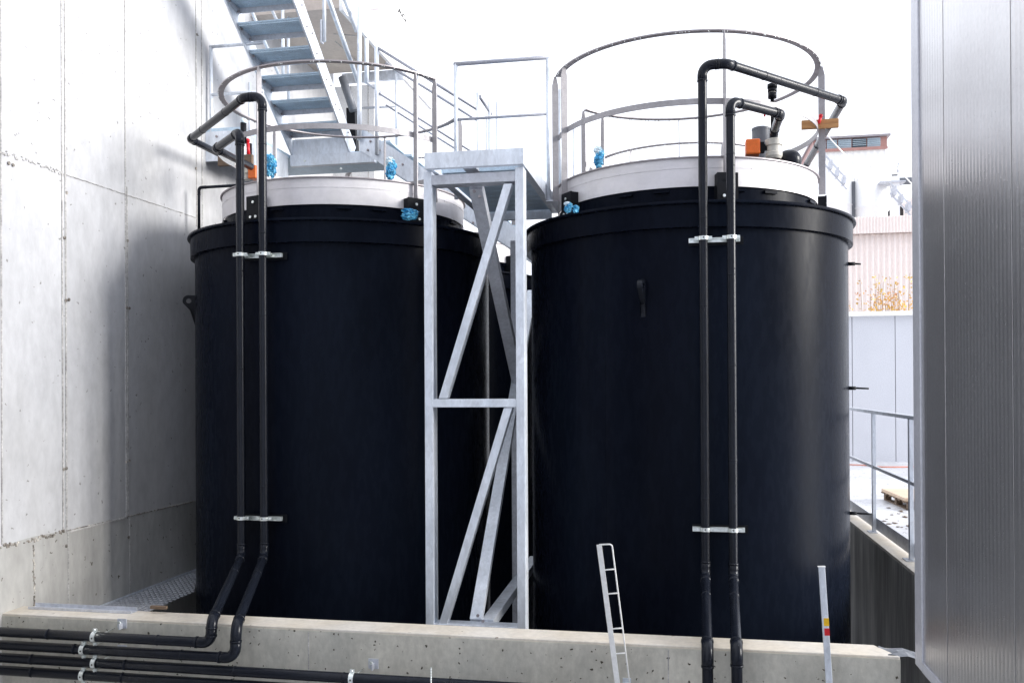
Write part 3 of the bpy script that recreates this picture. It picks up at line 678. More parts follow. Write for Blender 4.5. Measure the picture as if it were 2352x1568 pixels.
# ------------------------------------------------------------------ stairs
XSL, XSR = -5.1, -4.27
k0 = PX(666, 318, XSL); k5 = PX(544, 33, XSL)
rise = (k5.z-k0.z)/5; run = (k0.y-k5.y)/5
print('stairs', k0, k5, rise, run)
st = thing('upper_staircase', (-4.7, k0.y, k0.z), 'steel stair flight with grating treads climbing towards the camera at upper left', 'staircase')
for k in range(-0, 9):
    y1 = k0.y-run*k; z = k0.z+rise*k; dpt = .32
    tr_ = MB()
    tr_.box((XSL+.03, y1-dpt, z+.082), (XSR-.03, y1-.006, z+.10))
    for i in range(9):    # grating bars under the tread
        yy = y1-dpt+.012+(dpt-.03)*i/8; tr_.box((XSL+.03, yy, z+.062), (XSR-.03, yy+.005, z+.0815))
    for i in range(24):
        xx = XSL+.05+(XSR-XSL-.1)*i/23; tr_.box((xx, y1-dpt+.002, z+.070), (xx+.005, y1-.008, z+.0812))
    to = tr_.build('tread', M_tread, st)
    MB().box((XSL+.03, y1-.005, z), (XSR-.03, y1, z+.105)).build('nosing', M_galv2, to)
    for x in (XSL+.024, XSR-.03):
        MB().prism([(x, y1-dpt, z+.10), (x, y1, z+.10), (x, y1-.0, z-.015), (x, y1-.05, z-.015), (x, y1-dpt, z+.05)], (.006, 0, 0)).build('end_plate', M_galv2, to)
    MB().cyl((XSL+.032, y1-.035, z+.012), (XSL+.05, y1-.035, z+.012), .015, 6).cyl((XSL+.032, y1-.24, z+.052), (XSL+.05, y1-.24, z+.052), .015, 6).build('bolt', M_rail, to)
    MB().cyl((XSR+.001, y1-.04, z+.02), (XSR+.016, y1-.04, z+.02), .010, 6).cyl((XSR+.001, y1-.19, z+.04), (XSR+.016, y1-.19, z+.04), .010, 6).build('bolt', M_rail, to)
dirs = V((0, -run, rise)).normalized()
nn = V((0, dirs.z, -dirs.y))
for x, s in ((XSL, 1), (XSR, -1)):
    a = V((0, k0.y+.02, k0.z+.0))-dirs*.25; b = a+dirs*3.6
    up2 = V((0, dirs.z, -dirs.y))
    poly = [a-up2*(-.06)+V((0, 0, 0)), b+up2*.06, b-up2*.17, a-up2*.17]
    for p in poly: p.x = x
    MB().prism(poly, (s*.022, 0, 0)).build('stringer', M_galv, st)
# rails: right side
for (x0, y0, x1, y1, nm) in ((755, 0, 822, 187, 'mid_rail'), (792, 0, 819, 72, 'top_rail')):
    p, q = PX(x0, y0, XSR+.03), PX(x1, y1, XSR+.03); d = (p-q); MB().cyl(q, p+d*.9, .03, 14).build(nm, M_galv, st)
for (x0, y0, x1, y1, nm) in ((581, 33, 640, 172, 'mid_rail'), (628, 31, 641, 58, 'top_rail')):
    p, q = PX(x0, y0, XSL-.03), PX(x1, y1, XSL-.03); d = (p-q).normalized(); MB().cyl(q-d*.1, p+d*1.2, .02, 14).build(nm, M_galv, st)
for px, pb, ptop, x in ((745, 96, -160, XSR+.04), (650, 200, -30, XSL-.03), (663, 250, -20, XSL-.03)):
    p = PX(px, pb, x); MB().cyl(p, (p.x, p.y, PX(px, ptop, x).z), .022, 14).build('rail_post', M_galv, st)
p = PX(741, 96, XSR+.02)
MB().box((XSR+.001, p.y-.03, p.z-.02), (XSR+.02, p.y+.03, p.z+.26)).build('rail_foot', M_galv2, st)

ld = thing('stair_landing', (-4.7, 11.4, k0.z-.3), 'galvanised steel landing where the two stair flights meet behind the left tank', 'landing')
YL = k0.y+.03
zl0, zl1, zl2 = PY(700, 320, YL).z, PY(700, 357, YL).z, PY(700, 382, YL).z
xlr = PY(862, 382, YL).x
MB().box((XSL, YL, zl1+.002), (XSR-.0, YL+.01, zl0)).build('riser_plate', M_galv, ld)
MB().box((XSL-.0, YL-.03, zl2), (xlr, YL+.05, zl1)).build('front_beam', M_galv, ld, bevel=.003)
MB().box((XW+.02, YL+.055, zl1-.02), (xlr, 12.1, zl1+.03)).build('deck', M_tread, ld)
yw = PX(467, 330, XW).y+.05
zw1, zw2 = PY(480, 303, yw).z, PY(480, 371, yw).z
MB().box((XW+.001, yw, zw2), (XSL-.03, yw+.01, zw1)).box((XSL-.036, yw+.011, zw2), (XSL-.026, YL-.035, zw1)).build('wing_plate', M_galv, ld)
MB().box((XW+.005, yw+.012, zl1-.02), (XSL-.04, YL+.05, zl1+.028)).build('wing_deck', M_tread, ld)
bolts(ld, [PY(498, 314, yw), PY(498, 330, yw)], (0, -1, 0), .016, M_rail)
x = PY(482, 200, yw).x; zt_ = PY(482, 106, yw).z; x2 = PY(575, 98, yw).x
MB().cyl((x, yw+.03, zw2+.1), (x, yw+.03, zt_), .02, 14).build('rail_post', M_galv, ld)
MB().cyl((x-.015, yw+.03, zt_), (x2+.15, yw+.03, zt_), .02, 14).build('top_rail', M_galv, ld)
zmm = PY(490, 216, yw).z; MB().cyl((x, yw+.03, zmm), (x2+.15, yw+.03, zmm), .02, 14).build('mid_rail', M_galv, ld)
bolts(ld, [PY(833, 385, YL-.03)+V((-.3, 0, 0)), PY(700, 370, YL-.03)], (0, -1, 0), .014, M_zinc)
x = PY(574, 300, YL-.2).x; MB().cyl((x, YL-.2, zw2), (x, YL-.2, PY(574, 190, YL-.2).z), .02, 12).build('rail_post', M_galv, ld)

# lower flight going down to the right
ls = thing('lower_staircase', (-3, 11.4, CZ+1.6), 'steel stair flight descending to the right behind the tanks with sloping hand rails', 'staircase')
YN, YFr = 11.1, 11.95
for yy, nm in ((YN, 'stringer'), (YFr, 'stringer')):
    pt = [PY(834, 296, YN), PY(834, 350, YN), PY(1002, 465, YN), PY(1119, 545, YN)]
    x0, x1 = pt[0].x, -1.95; zt0_ = pt[0].z; zb0 = pt[1].z; m_ = (pt[3].z-pt[1].z)/(pt[3].x-pt[1].x); mt_ = (PY(954, 369, YN).z-pt[0].z)/(PY(954, 369, YN).x-x0)
    m_ = (m_+mt_)/2
    poly = [V((x0, yy, zt0_)), V((x1, yy, zt0_+m_*(x1-x0))), V((x1, yy, zb0+m_*(x1-x0))), V((x0, yy, zb0)), V((x0-.05, yy, zb0+.02)), V((x0-.05, yy, zt0_))]
    ob = MB().prism(poly, (0, .01 if yy == YN else -.01, 0)).build(nm, M_galv, ls)
    if yy == YN:
        bolts(ls, [PY(a_, b_, YN) for a_, b_ in ((851, 325), (872, 345), (845, 345), (925, 378), (992, 443), (1087, 512))], (0, -1, 0), .016, M_rail)
for k in range(7):
    xx = x0+.1+k*.29; zz = zt0_+m_*(xx-x0)-.1
    if xx < x1: MB().box((xx, YN+.012, zz-.03), (xx+.27, YFr-.012, zz)).build('tread', M_tread, ls)
t1 = PY(866, 110, YN); t2 = PY(1041, 218, YN); sl_ = (t2.z-t1.z)/(t2.x-t1.x)
for yy in (YN-.03, YFr+.03):
    for dz, nm, r_ in ((0, 'top_rail', .02), (-(t1.z-PY(868, 213, YN).z), 'mid_rail', .014)):
        xs_ = t1.x if yy < 11.5 else PY(900, 140, YFr).x-.1
        a = V((xs_, yy, t1.z+dz+sl_*(xs_-t1.x))); xe2 = PY(1098, 300, yy).x; b = V((xe2, yy, t1.z+dz+sl_*(xe2-t1.x))); MB().cyl(a, b, r_, 12).build(nm, M_galv_shade, ls)
for px, yy, ya, yb in ((826, YN-.05, 120, 322), (826, YN-.03, 18, 190), (842, YN+.25, 90, 192), (866, YN-.03, 108, 356), (911, YFr+.03, 170, 340), (958, YN-.03, 165, 400), (1047, YFr+.03, 250, 430), (1120, YN-.03, 262, 540)):
    p = PY(px, yb, yy); MB().cyl(p, (p.x, yy, PY(px, ya, yy).z), .03 if px < 900 else .02, 14).build('rail_post', M_galv, ls)
a, b = PY(842, 191, YN), PY(866, 207, YN); MB().cyl(a, b, .014, 10).build('mid_rail', M_galv2, ls)
a, b = PY(812, 250, 12.6), PY(911, 244, 12.6); MB().cyl(a, b, .018, 10).build('cross_rail', M_galv2, ls)
# channel below the overhang
a, b = PY(785, 175, 13.3), PY(926, 175, 13.3)
za, zb_ = PY(860, 164, 13.3).z, PY(860, 186, 13.3).z
o = MB().box((a.x, 13.3, zb_), (b.x, 13.36, za)).box((a.x, 13.361, za-.01), (b.x, 13.46, za)).build('channel_beam', M_galv); tag(o, 'short horizontal galvanised channel beam under the concrete overhang', 'beam')
o = thing('black_duct', PY(800, 300, 12.4), 'dark slanting duct between the stair flight and the hand rail posts', 'duct')
MB().cyl(PY(786, 178, 12.3), PY(812, 255, 12.3), .06, 16).build('duct', M_grey, o)
MB().beam(PY(808, 250, 12.4), PY(812, 352, 12.4), .13, .12, up=(0, 1, 0)).build('duct_box', M_blk, o)

# ------------------------------------------------------------------ fittings on the tank tops
def bag(px, py, wpx, hpx, Y, label, seed, white=.35):
    c = PY(px, py, Y); s = Y/FPX*1.02; w2, h2 = wpx*s/2, hpx*s/2
    t = thing('wrapped_valve', (c.x, Y, c.z-h2), label, 'wrapped valve', 'fittings wrapped in blue plastic')
    b = MB()
    b.ball(c+V((0, 0, -h2*.35)), 1, 26, 18, (w2*.8, w2*.8, h2*.62), .45, seed, 6)
    b.ball(c+V((w2*.25, 0, h2*.25)), 1, 22, 14, (w2*.75, w2*.6, h2*.5), .5, seed+3, 6)
    b.build('film_wrap', M_blue, t)
    MB().ball(c+V((-w2*.1, 0, h2*.62)), 1, 20, 12, (w2*.7, w2*.6, h2*.36), .5, seed+9, 7).build('film_knot', M_film if white > .3 else M_blue, t)
    return t
bag(1375, 362, 26, 50, TY-1.0, 'blue plastic wrapped valve standing on the right tank top', 1)
bag(1304, 476, 20, 26, TY-1.42, 'blue wrapped bolt cap at the left rim of the right tank', 2)
bag(1322, 480, 16, 18, TY-1.46, 'small blue wrapped cap beside the black bracket of the right tank', 8, .2)
bag(897, 387, 28, 54, TY-.95, 'tall blue wrapped valve standing on the left tank top', 3)
bag(940, 492, 44, 26, TY-1.40, 'flat blue plastic bundle lying on the rim of the left tank', 4, .2)
bag(621, 380, 30, 56, TY-.9, 'blue wrapped pump with white strapping behind the left tank pipes', 5, .2)

# right valve assembly
yv = b4.y
va = thing('control_valve', (b4.x, yv, zrt), 'cream ball valve with orange actuator box on the right tank', 'valve', 'control valves on the tank tops')
def vz(py, Y=yv): return PY(1776, py, Y).z
mb = MB(); xq = b4.x
prof = [(.0, vz(367)), (.062, vz(366)), (.078, vz(360)), (.078, vz(352)), (.068, vz(350)), (.066, vz(337)), (.08, vz(335)), (.082, vz(322)), (.062, vz(320)), (0, vz(320))]
mb.lathe(prof, (xq, yv, 0), 28, smooth=False); mb.build('valve_body', M_cream, va)
a, b = PY(1712, 358, yv), PY(1745, 321, yv)
MB().box((a.x, yv-.06, a.z), (b.x, yv+.08, b.z)).build('actuator', M_orange, va, bevel=.014)
MB().box((b.x+.001, yv-.03, a.z+.02), (b.x+.04, yv+.03, b.z-.03)).box((b.x+.04, yv-.015, a.z+.04), (xq-.05, yv+.015, b.z-.05)).build('coupling', M_blk, va)
# small black elbow dome right of it
c = PY(1812, 370, yv+.15)
MB().ball(c, .12, 24, 16, (1, 1, .9)).build('pipe_bend', M_pipe, va)
MB().cyl((xq, yv, vz(400)), (xq, yv, vz(366)), .045, 16).build('outlet', M_blk, va)
a, b = PY(1727, 330, yv+.5), PY(1768, 292, yv+.5)
t = thing('motor', ((a.x+b.x)/2, yv+.5, zlip+.25), 'grey cylindrical motor housing behind the orange actuator on the right tank', 'motor')
cxm = (a.x+b.x)/2; rr = (b.x-a.x)/2
MB().lathe([(0, zlip+.2), (rr, zlip+.2), (rr, b.z-.03), (rr*1.04, b.z-.03), (rr*1.04, b.z-.01), (rr*.8, b.z), (0, b.z+.005)], (cxm, yv+.5, 0), 32, smooth=False).build('motor_housing', M_grey, t)
# sensor rod
yy = yv+.3
t = thing('sensor_rod', PY(1774, 330, yy), 'black upright vent with stacked collars above the right tank', 'vent')
p = PY(1774, 240, yy); zz = lambda y: PY(1774, y, yy).z
MB().cyl((p.x, yy, zz(330)), (p.x, yy, zz(226)), .018, 12).build('rod', M_blk, t)
for y0, y1, r in ((226, 214, .042), (212, 204, .044), (203, 194, .048)):
    MB().cyl((p.x, yy, zz(y0)), (p.x, yy, zz(y1)), r, 14).build('collar', M_blk, t)
MB().cyl((p.x, yy, zz(213.6)), (p.x, yy, zz(212.2)), .036, 12).build('pale_band', M_cream, t)
t = MB().cyl(PY(1757, 256, yy), PY(1756, 268, yy), .014, 8, .008).box(PY(1752, 254, yy)+V((0, -.02, 0)), PY(1765, 256, yy)+V((0, .02, .01))).build('valve_handle', M_red)
tag(t, 'small red lever under the short pipe above the right tank', 'lever', 'red valve levers')
# board on the right guard rail
ab = radians(-8); yb_ = TY+1.38*sin(ab)
p0, p1 = PY(1841, 298, yb_-.06), PY(1926, 273, yb_-.06)
t = thing('timber_board', ((p0.x+p1.x)/2, yb_-.06, p0.z), 'short raw timber board fixed to the right tank guard rail', 'board', 'timber boards carrying the pipes')
MB().box((p0.x, yb_-.08, p0.z), (p1.x, yb_-.04, p1.z)).build('plank', M_wood, t, bevel=.003)
MB().box((p0.x+.14, yb_-.084, (p0.z+p1.z)/2-.004), (p0.x+.16, yb_-.081, (p0.z+p1.z)/2+.004)).build('knot', M_wood2, t)
t = thing('lever_valve', PY(1884, 278, yb_-.1), 'red lever standing on top of the timber board of the right tank', 'lever', 'red valve levers')
MB().cyl(PY(1880, 284, yb_-.1), PY(1885, 268, yb_-.1), .016, 10).build('lever_stem', M_red, t); MB().ball(PY(1885, 266, yb_-.1), .022, 12, 8, (1, 1, .8)).build('lever_cap', M_red, t)
# left tank fittings
yl = c3.y+.78
t = thing('timber_board', PY(535, 385, yl), 'dark weathered timber board under the pipe ends on the left tank', 'board', 'timber boards carrying the pipes')
p0, p1 = PY(500, 381, yl), PY(578, 354, yl)
MB().box((p0.x, yl, p0.z), (p1.x, yl+.05, p1.z)).build('plank', M_wood2, t, bevel=.003)
t = thing('control_valve', PY(570, 400, yl+.15), 'orange actuator with cream valve beside the left tank pipes', 'valve', 'control valves on the tank tops')
a, b = PY(574, 412, yl+.1), PY(592, 381, yl+.1); MB().box((a.x, yl+.05, a.z), (b.x, yl+.2, b.z)).build('actuator', M_orange, t, bevel=.01)
c = PY(567, 393, yl+.1); MB().lathe([(0, c.z-.1), (.045, c.z-.1), (.045, c.z-.04), (.058, c.z-.03), (.058, c.z+.03), (.04, c.z+.035), (0, c.z+.035)], (c.x, c.y, 0), 20, smooth=False).build('valve_body', M_cream, t)
MB().cyl((c.x+.03, c.y, c.z+.036), (c.x+.03, c.y, c.z+.3), .03, 12).build('outlet', M_blk, t)
t = thing('lever_valve', PY(571, 350, yl+.05), 'red lever between the two left tank pipes', 'lever', 'red valve levers')
p = PY(571, 340, yl+.05); MB().cyl(p+V((0, 0, -.08)), p+V((-.01, 0, .06)), .018, 10).build('lever_stem', M_red, t); MB().ball(p+V((-.02, 0, .08)), .035, 12, 8, (1.1, .6, .8)).build('lever_cap', M_red, t)
t = thing('small_vent', PY(562, 300, yl), 'small black vent with clear cap behind the left tank pipe elbow', 'vent')
p = PY(559, 283, yl); MB().cyl(p+V((0, 0, -.22)), p, .032, 12).build('vent_tube', M_blk, t); MB().ball(p+V((0, 0, .02)), .036, 14, 8).build('vent_cap', M_film, t)
p = PY(500, 340, d3.y+.7)
# white sling hanging on the left pipes
a_ = [PY(x, y, yl-.12) for x, y in ((500, 345), (506, 356), (516, 366), (528, 374), (540, 379))]
mb = MB()
for i in range(len(a_)-1): mb.beam(a_[i], a_[i+1], .02, .045)
tag(mb.build('white_sling', M_wp), 'white flat strap looped under the left tank pipes', 'strap')

# ------------------------------------------------------------------ grating walkway at the left
zg = CZ-2.13; gm = MB()
def ycut(x, y0=YI+.03, far=13.5):
    if x > -5.0: return y0
    dx = abs(x-TX['l']); return far if dx > 1.612 else TY-sqrt(1.612**2-dx*dx)
x = XW+.07
while x < -5.0:
    gm.box((x, YI+.03, zg-.03), (x+.004, ycut(x), zg)); x += .055
y = YI+.03
while y < 13.4:
    xe_ = -5.0
    if y > TY-1.612: xe_ = min(-5.0, TX['l']-sqrt(max(0, 1.612**2-(min(y, TY)-TY)**2)))
    if xe_ > XW+.1: gm.box((XW+.065, y, zg-.012), (xe_, y+.006, zg-.002))
    y += .07
gt = thing('grating_walkway', (-5, 8, zg), 'galvanised grating walkway in the corner beside the left tank', 'grating')
gm.build('grating_bars', M_galv2, gt)
MB().box((XW+.045, YI+.02, zg-.05), (XW+.053, 13.5, zg+.012)).box((XW+.001, YI+.02, zg-.058), (XW+.053, 13.5, zg-.051)).build('edge_angle', M_galv, gt)
MB().box((XW+.02, YI+.02, zg-.35), (-3.2, TY-1.75, zg-.3)).build('shade_sheet', M_dark, gt)  # dark sheet added below the bars, stands in for shade in the gaps
# galvanised channel lying on the low wall
p0, p1 = PZ(42, 1400, ZT+.02), PZ(300, 1404, ZT+.02)
t = thing('steel_channel', ((p0.x+p1.x)/2, YI-.08, ZT), 'galvanised channel lying on the left end of the low wall top', 'channel')
MB().box((XW+.12, YI-.11, ZT+.001), (p1.x, YI-.02, ZT+.006)).box((XW+.12, YI-.025, ZT+.006), (p1.x, YI-.02, ZT+.035)).box((XW+.12, YI-.11, ZT+.006), (p1.x, YI-.105, ZT+.022)).build('channel_section', M_galv2, t)
p2, p3 = PZ(322, 1406, ZT+.04), PZ(358, 1408, ZT+.04)
tag(MB().box((p2.x, YI-.06, ZT+.036), (p3.x, YI-.03, ZT+.06)).build('timber_batten', M_wood2), 'thin brown batten lying across the end of the galvanised channel', 'batten')

# ------------------------------------------------------------------ things standing in front of the low wall
yl_ = YO-.22
t = thing('white_ladder_frame', PY(1430, 1700, yl_), 'narrow white steel ladder frame leaning in front of the right tank', 'ladder')
a, b = PY(1376, 1250, yl_), PY(1421, 1590, yl_); b2_ = a+(b-a)*1.9
MB().beam(a, b2_, .036, .012, up=(0, 1, 0)).build('flat_rail', M_wp, t)
c, d = PY(1405.5, 1249, yl_), PY(1449, 1590, yl_); d2_ = c+(d-c)*1.9
MB().tube(fillet([a+V((0, 0, .0)), c, d2_], .02, 4)[0], .0055, 8).build('round_rail', M_wp, t)
for k, py in enumerate((1309, 1364, 1444, 1501, 1570)):
    f = (py-1250)/340; p = a+(b-a)*f; q = c+(d-c)*(f-.006); MB().cyl(p, q, .0055, 8).build('rung', M_wp, t)
yp_ = YO-.15
t = thing('marker_post', PY(1910, 1700, yp_), 'leaning galvanised post with yellow and red tape in front of the right tank', 'post')
a, b = PY(1887, 1301, yp_), PY(1905, 1575, yp_); b_ = a+(b-a)*1.8; d = (b-a).normalized()
MB().beam(a, b_, .042, .03, up=(0, 1, 0)).build('post_tube', M_galv, t, bevel=.003)
MB().beam(a-d*.004, a-d*.0005, .05, .036, up=(0, 1, 0)).build('post_cap', M_wp, t)
for f0, f1, mt_ in ((.425, .49, M_yel), (.51, .57, M_red)):
    p, q = a+(b-a)*f0, a+(b-a)*f1; MB().beam(p+V((.006, 0, 0)), q+V((.006, 0, 0)), .034, .033, up=(0, 1, 0)).build('tape_band', mt_, t)
yr_ = YQ-.06; p = PY(990, 1532, yr_); mb = MB()
for k in range(60): mb.cyl(V((p.x, yr_, p.z-.012*k)), V((p.x, yr_, p.z-.012*k-.006)), .007, 8)
mb.cyl(p, p-V((0, 0, .75)), .005, 8)
tag(mb.build('threaded_rod', M_zinc), 'thin upright threaded rod in front of the third horizontal pipe', 'rod')
t = thing('wall_anchor', PY(1440, 1565, YO), 'small galvanised anchor plate behind the white ladder frame', 'anchor')
p = PY(1440, 1562, YO); MB().box((p.x-.03, YO-.01, p.z-.06), (p.x+.03, YO-.001, p.z+.02)).build('plate', M_galv, t); MB().cyl(p+V((0, -.012, -.02)), p+V((0, -.03, -.02)), .012, 6).build('bolt', M_zinc, t)

# ------------------------------------------------------------------ right side: guard rail on the basin wall, yard
xg = XR+.13
gl = thing('yard_guard_rail', (xg, 10.5, ZT), 'straight galvanised guard rail on the side basin wall at the right', 'guard rail')
zt_ = PX(1980, 942, xg).z; zm_ = PX(1980, 1060, xg).z
MB().box((xg-.022, 8.9, zt_-.02), (xg+.022, 16.8, zt_+.02)).build('top_rail', M_galv, gl)
MB().box((xg-.015, 8.9, zm_-.018), (xg+.015, 16.8, zm_+.018)).build('mid_rail', M_galv2, gl)
MB().box((xg+.03, 8.9, ZT+.03), (xg+.036, 16.8, ZT+.18)).build('toe_board', M_galv2, gl)
for px in (2007, 2092):
    y = PX(px, 1100, xg).y; MB().box((xg-.02, y-.035, ZT+.012), (xg+.02, y+.035, zt_-.0205)).build('post', M_galv, gl)
    MB().box((xg-.07, y-.09, ZT+.001), (xg+.025, y+.09, ZT+.011)).build('foot_plate', M_galv2, gl)
y = 14.6; MB().box((xg-.02, y-.035, ZT+.012), (xg+.02, y+.035, zt_-.0205)).build('post', M_galv, gl)
# pallet
pz = thing('timber_pallet', PZ(2060, 1160, 0), 'timber pallet with a pale board on top lying in the yard', 'pallet')
q0 = PZ(2030, 1147, 0.0); q1 = PZ(2094, 1176, 0.0)
ex = V((1, 0, 0)); d = (q1-q0); d.z = 0; L_ = 1.25; d = d.normalized(); s = V((-d.y, d.x, 0))
if s.x < 0: s = -s
for i in range(3):
    for j in range(3): MB().obox(q0+d*(L_/2*i+.05)+s*(.4*j+.05)+V((0, 0, .07)), d*.05, s*.05, (0, 0, .05)).build('block', M_wood2, pz)
for j in range(3): MB().obox(q0+d*L_/2+s*(.4*j+.05)+V((0, 0, .011)), d*L_/2, s*.05, (0, 0, .009)).build('bottom_board', M_wood2, pz)
for j in range(6): MB().obox(q0+d*(L_/5*j*.95+.06)+s*.45+V((0, 0, .13)), d*.06, s*.5, (0, 0, .009)).build('deck_board', M_wood2, pz)
tag(MB().obox(q0+d*L_/2+s*.47+V((0, 0, .165)), d*(L_/2+.03), s*.5, (0, 0, .025)).build('plywood_sheet', M_ply), 'pale orange edged board lying on the pallet', 'board')
mb = MB(); rnd = random.Random(3)
for k in range(26):
    p = PZ(rnd.uniform(2020, 2092), rnd.uniform(1165, 1215), 0.0); 
    mb.ball(p+V((0, 0, .008)), .03*rnd.uniform(.25, .8), 7, 5, (1.6, 1, .3), .8, k)
tag(mb.build('wet_rubble', M_wood2), 'scattered dark wet rubble on the yard in front of the pallet', 'rubble', kind='stuff')
hp = [PZ(x, y, .012) for x, y in ((1940, 1066), (1990, 1068), (2020, 1072), (2060, 1072), (2110, 1071), (2200, 1074))]
tag(MB().tube(fillet(hp, .3, 3)[0], .014, 8).build('orange_hose', M_hose), 'thin orange hose lying across the yard ground', 'hose')

# white panel fence
Yf = 24; zft = PY(2020, 715, Yf).z
fp = thing('panel_wall', (9, Yf, 0), 'smooth pale grey panel wall with white coping at the back of the yard', 'wall')
xx = [PY(px, 900, Yf).x for px in (1560, 1758, 1958, 2057, 2156, 2355)]
for i in range(len(xx)-1): MB().box((xx[i]+.008, Yf, .0), (xx[i+1]-.008, Yf+.1, zft-.12)).build('panel', M_white, fp)
MB().box((xx[0], Yf+.05, 0), (xx[-1], Yf+.2, zft-.13)).build('backing', M_grey, fp)
MB().box((xx[0], Yf-.1, zft-.119), (xx[-1], Yf+.25, zft)).build('coping', M_crm, fp)
# pink corrugated shed
def corr(x0, x1, y, z0, z1, pitch, dep):
    mb = MB(); n = int((x1-x0)/pitch*4); vs = []
    for i in range(n+1):
        x_ = x0+(x1-x0)*i/n; ph = (i % 4); vs += [(x_, y-(dep if ph in (1, 2) else 0), z0), (x_, y-(dep if ph in (1, 2) else 0), z1)]
    mb.add(vs, [(2*i, 2*i+2, 2*i+3, 2*i+1) for i in range(n)]); return mb
Yp = 34; zp1, zp2 = PY(2020, 500, Yp).z, PY(2020, 538, Yp).z
xa, xb = PY(1700, 600, Yp).x, PY(2360, 600, Yp).x
ps_ = thing('pink_shed', ((xa+xb)/2, Yp, 0), 'pale pink corrugated shed behind the panel wall', 'shed')
corr(xa, xb, Yp, 0, zp2, .19, .05).build('corrugated_wall', M_pink, ps_)
corr(xa, xb, Yp-.25, zp2, zp1, .11, .03).build('roof_edge', M_pink, ps_)
MB().box((xa, Yp+.05, 0), (xb, Yp+6, zp1-.1)).box((xa, Yp-.2, zp1-.3), (xb, Yp+.04, zp1-.25)).build('shed_body', M_pink, ps_)
# autumn shrubs in front of it
for i, (px, top) in enumerate(((2000, 625), (2020, 645), (2040, 655), (2062, 622), (2086, 610), (2074, 655), (1958, 690))):
    yb = 29+.5*(i % 3); base = PY(px, 884, yb); base.z = 0
    t = thing('autumn_shrub', base, 'orange and yellow autumn shrub, number of its row unclear', 'shrub', 'autumn shrubs behind the panel wall')
    t['label'] = ['sparse autumn shrub under the third silo gap, first tall one from the right tank', 'low autumn shrub just right of the first tall one', 'bushy low orange shrub in the middle of the row', 'tall thin yellow topped shrub right of the middle', 'tallest bright yellow shrub beside the clad building', 'low shrub filling the gap before the tallest one', 'tiny lone shrub closest to the right tank'][i]
    h = PY(px, top, yb).z; rnd = random.Random(i+20); stm = MB(); lf = MB()
    for k in range(7):
        p = V((base.x+rnd.uniform(-.12, .12), yb+rnd.uniform(-.1, .1), 0)); hh = h*rnd.uniform(.75, 1); q = p+V((rnd.uniform(-.35, .35), rnd.uniform(-.2, .2), hh))
        stm.tube([p, (p+q)/2+V((rnd.uniform(-.05, .05), 0, 0)), q], [.02, .014, .006], 5)
        for j in range(34):
            f = rnd.uniform(.62, 1); c = p+(q-p)*f+V((rnd.gauss(0, .12), rnd.gauss(0, .12), rnd.gauss(0, .10)))
            u = V((rnd.gauss(0, 1), rnd.gauss(0, 1), rnd.gauss(0, 1))).normalized()*rnd.uniform(.03, .06); v_ = u.cross(V((rnd.random(), rnd.random(), rnd.random()))).normalized()*.03
            lf.add([c-u, c+v_, c+u, c-v_], [(0, 1, 2, 3)])
    stm.build('stems', M_stem, t); lf.build('foliage', M_leaf, t)
# silos
Ys = 44
for i, (x0, x1, yt) in enumerate(((1872, 1957, 412), (1962, 2039, 418))):
    a, b = PY(x0, 450, Ys), PY(x1, 450, Ys); R = (b.x-a.x)/2*.97; cxs = (a.x+b.x)/2; zt_ = PY(x0, yt, Ys).z
    t = thing('silo', (cxs, Ys, 0), ['white steel silo partly hidden behind the right tank rim', 'white steel silo in the gap between right tank and clad building'][i], 'silo', 'white silos above the pink shed')
    prof = [(R, 0)]
    for k in range(1, 9): prof += [(R, zt_*k/9-.04), (R+.03, zt_*k/9), (R, zt_*k/9+.04)]
    prof += [(R, zt_), (R*.6, zt_+.35), (0, zt_+.5)]
    MB().lathe(prof, (cxs, Ys, 0), 48).build('silo_shell', M_silo, t)
    rl = MB().ringbar((cxs, Ys, 0), R-.03, R+.03, zt_+.55, zt_+.58, 0, 2*pi, 32)
    for k in range(14):
        an = 2*pi*k/14; rl.cyl((cxs+R*cos(an), Ys+R*sin(an), zt_), (cxs+R*cos(an), Ys+R*sin(an), zt_+.55), .015, 6)
    rl.build('top_railing', M_galv2 if 0 else M_silo, t)
    zz_ = PY(x1, 455 if i == 0 else 490, Ys).z
MBd = MB(); a, b = PY(1957, 455, Ys-.2), PY(1966, 420, Ys-.2)
tag(MB().box((a.x, Ys-.1, 0), (b.x, Ys+.2, PY(1960, 418, Ys).z)).build('downpipe_shaft', M_grey), 'dark narrow shaft between the two white silos', 'shaft')
a, b = PY(2038, 497, Ys), PY(2052, 424, Ys)
t = thing('steel_mast', (b.x, Ys, 0), 'thin pale steel mast with small platform right of the silos', 'mast')
xm_ = PY(2057, 450, Ys-1).x
MB().box((xm_-.18, Ys-1, 0), (xm_+.18, Ys-.7, PY(2057, 395, Ys-1).z)).build('mast_column', M_silo, t)
MB().box((xm_-.7, Ys-1.2, PY(2057, 420, Ys-1).z), (xm_+.4, Ys-.3, PY(2057, 417, Ys-1).z)).build('mast_platform', M_galv2, t)
c1, c2 = PY(2048, 402, Ys-1), PY(2068, 402, Ys-1)
MB().cyl(PY(2062, 395, Ys-1), PY(2064, 375, Ys-1), .05, 6).box(PY(2048, 404, Ys-1), PY(2060, 402, Ys-.9)).build('antenna', M_galv2, t)
xa_, xb_ = PY(2062, 415, Ys).x, PY(2200, 415, Ys).x; zc = PY(2080, 416, Ys).z
tag(MB().cyl((xa_, Ys, zc), (xb_, Ys, zc), .17, 16).build('horizontal_duct', M_grey), 'grey horizontal duct beside the mast, running behind the clad building', 'duct')
a, b = PY(2053, 496, Ys+1), PY(2075, 474, Ys+1)
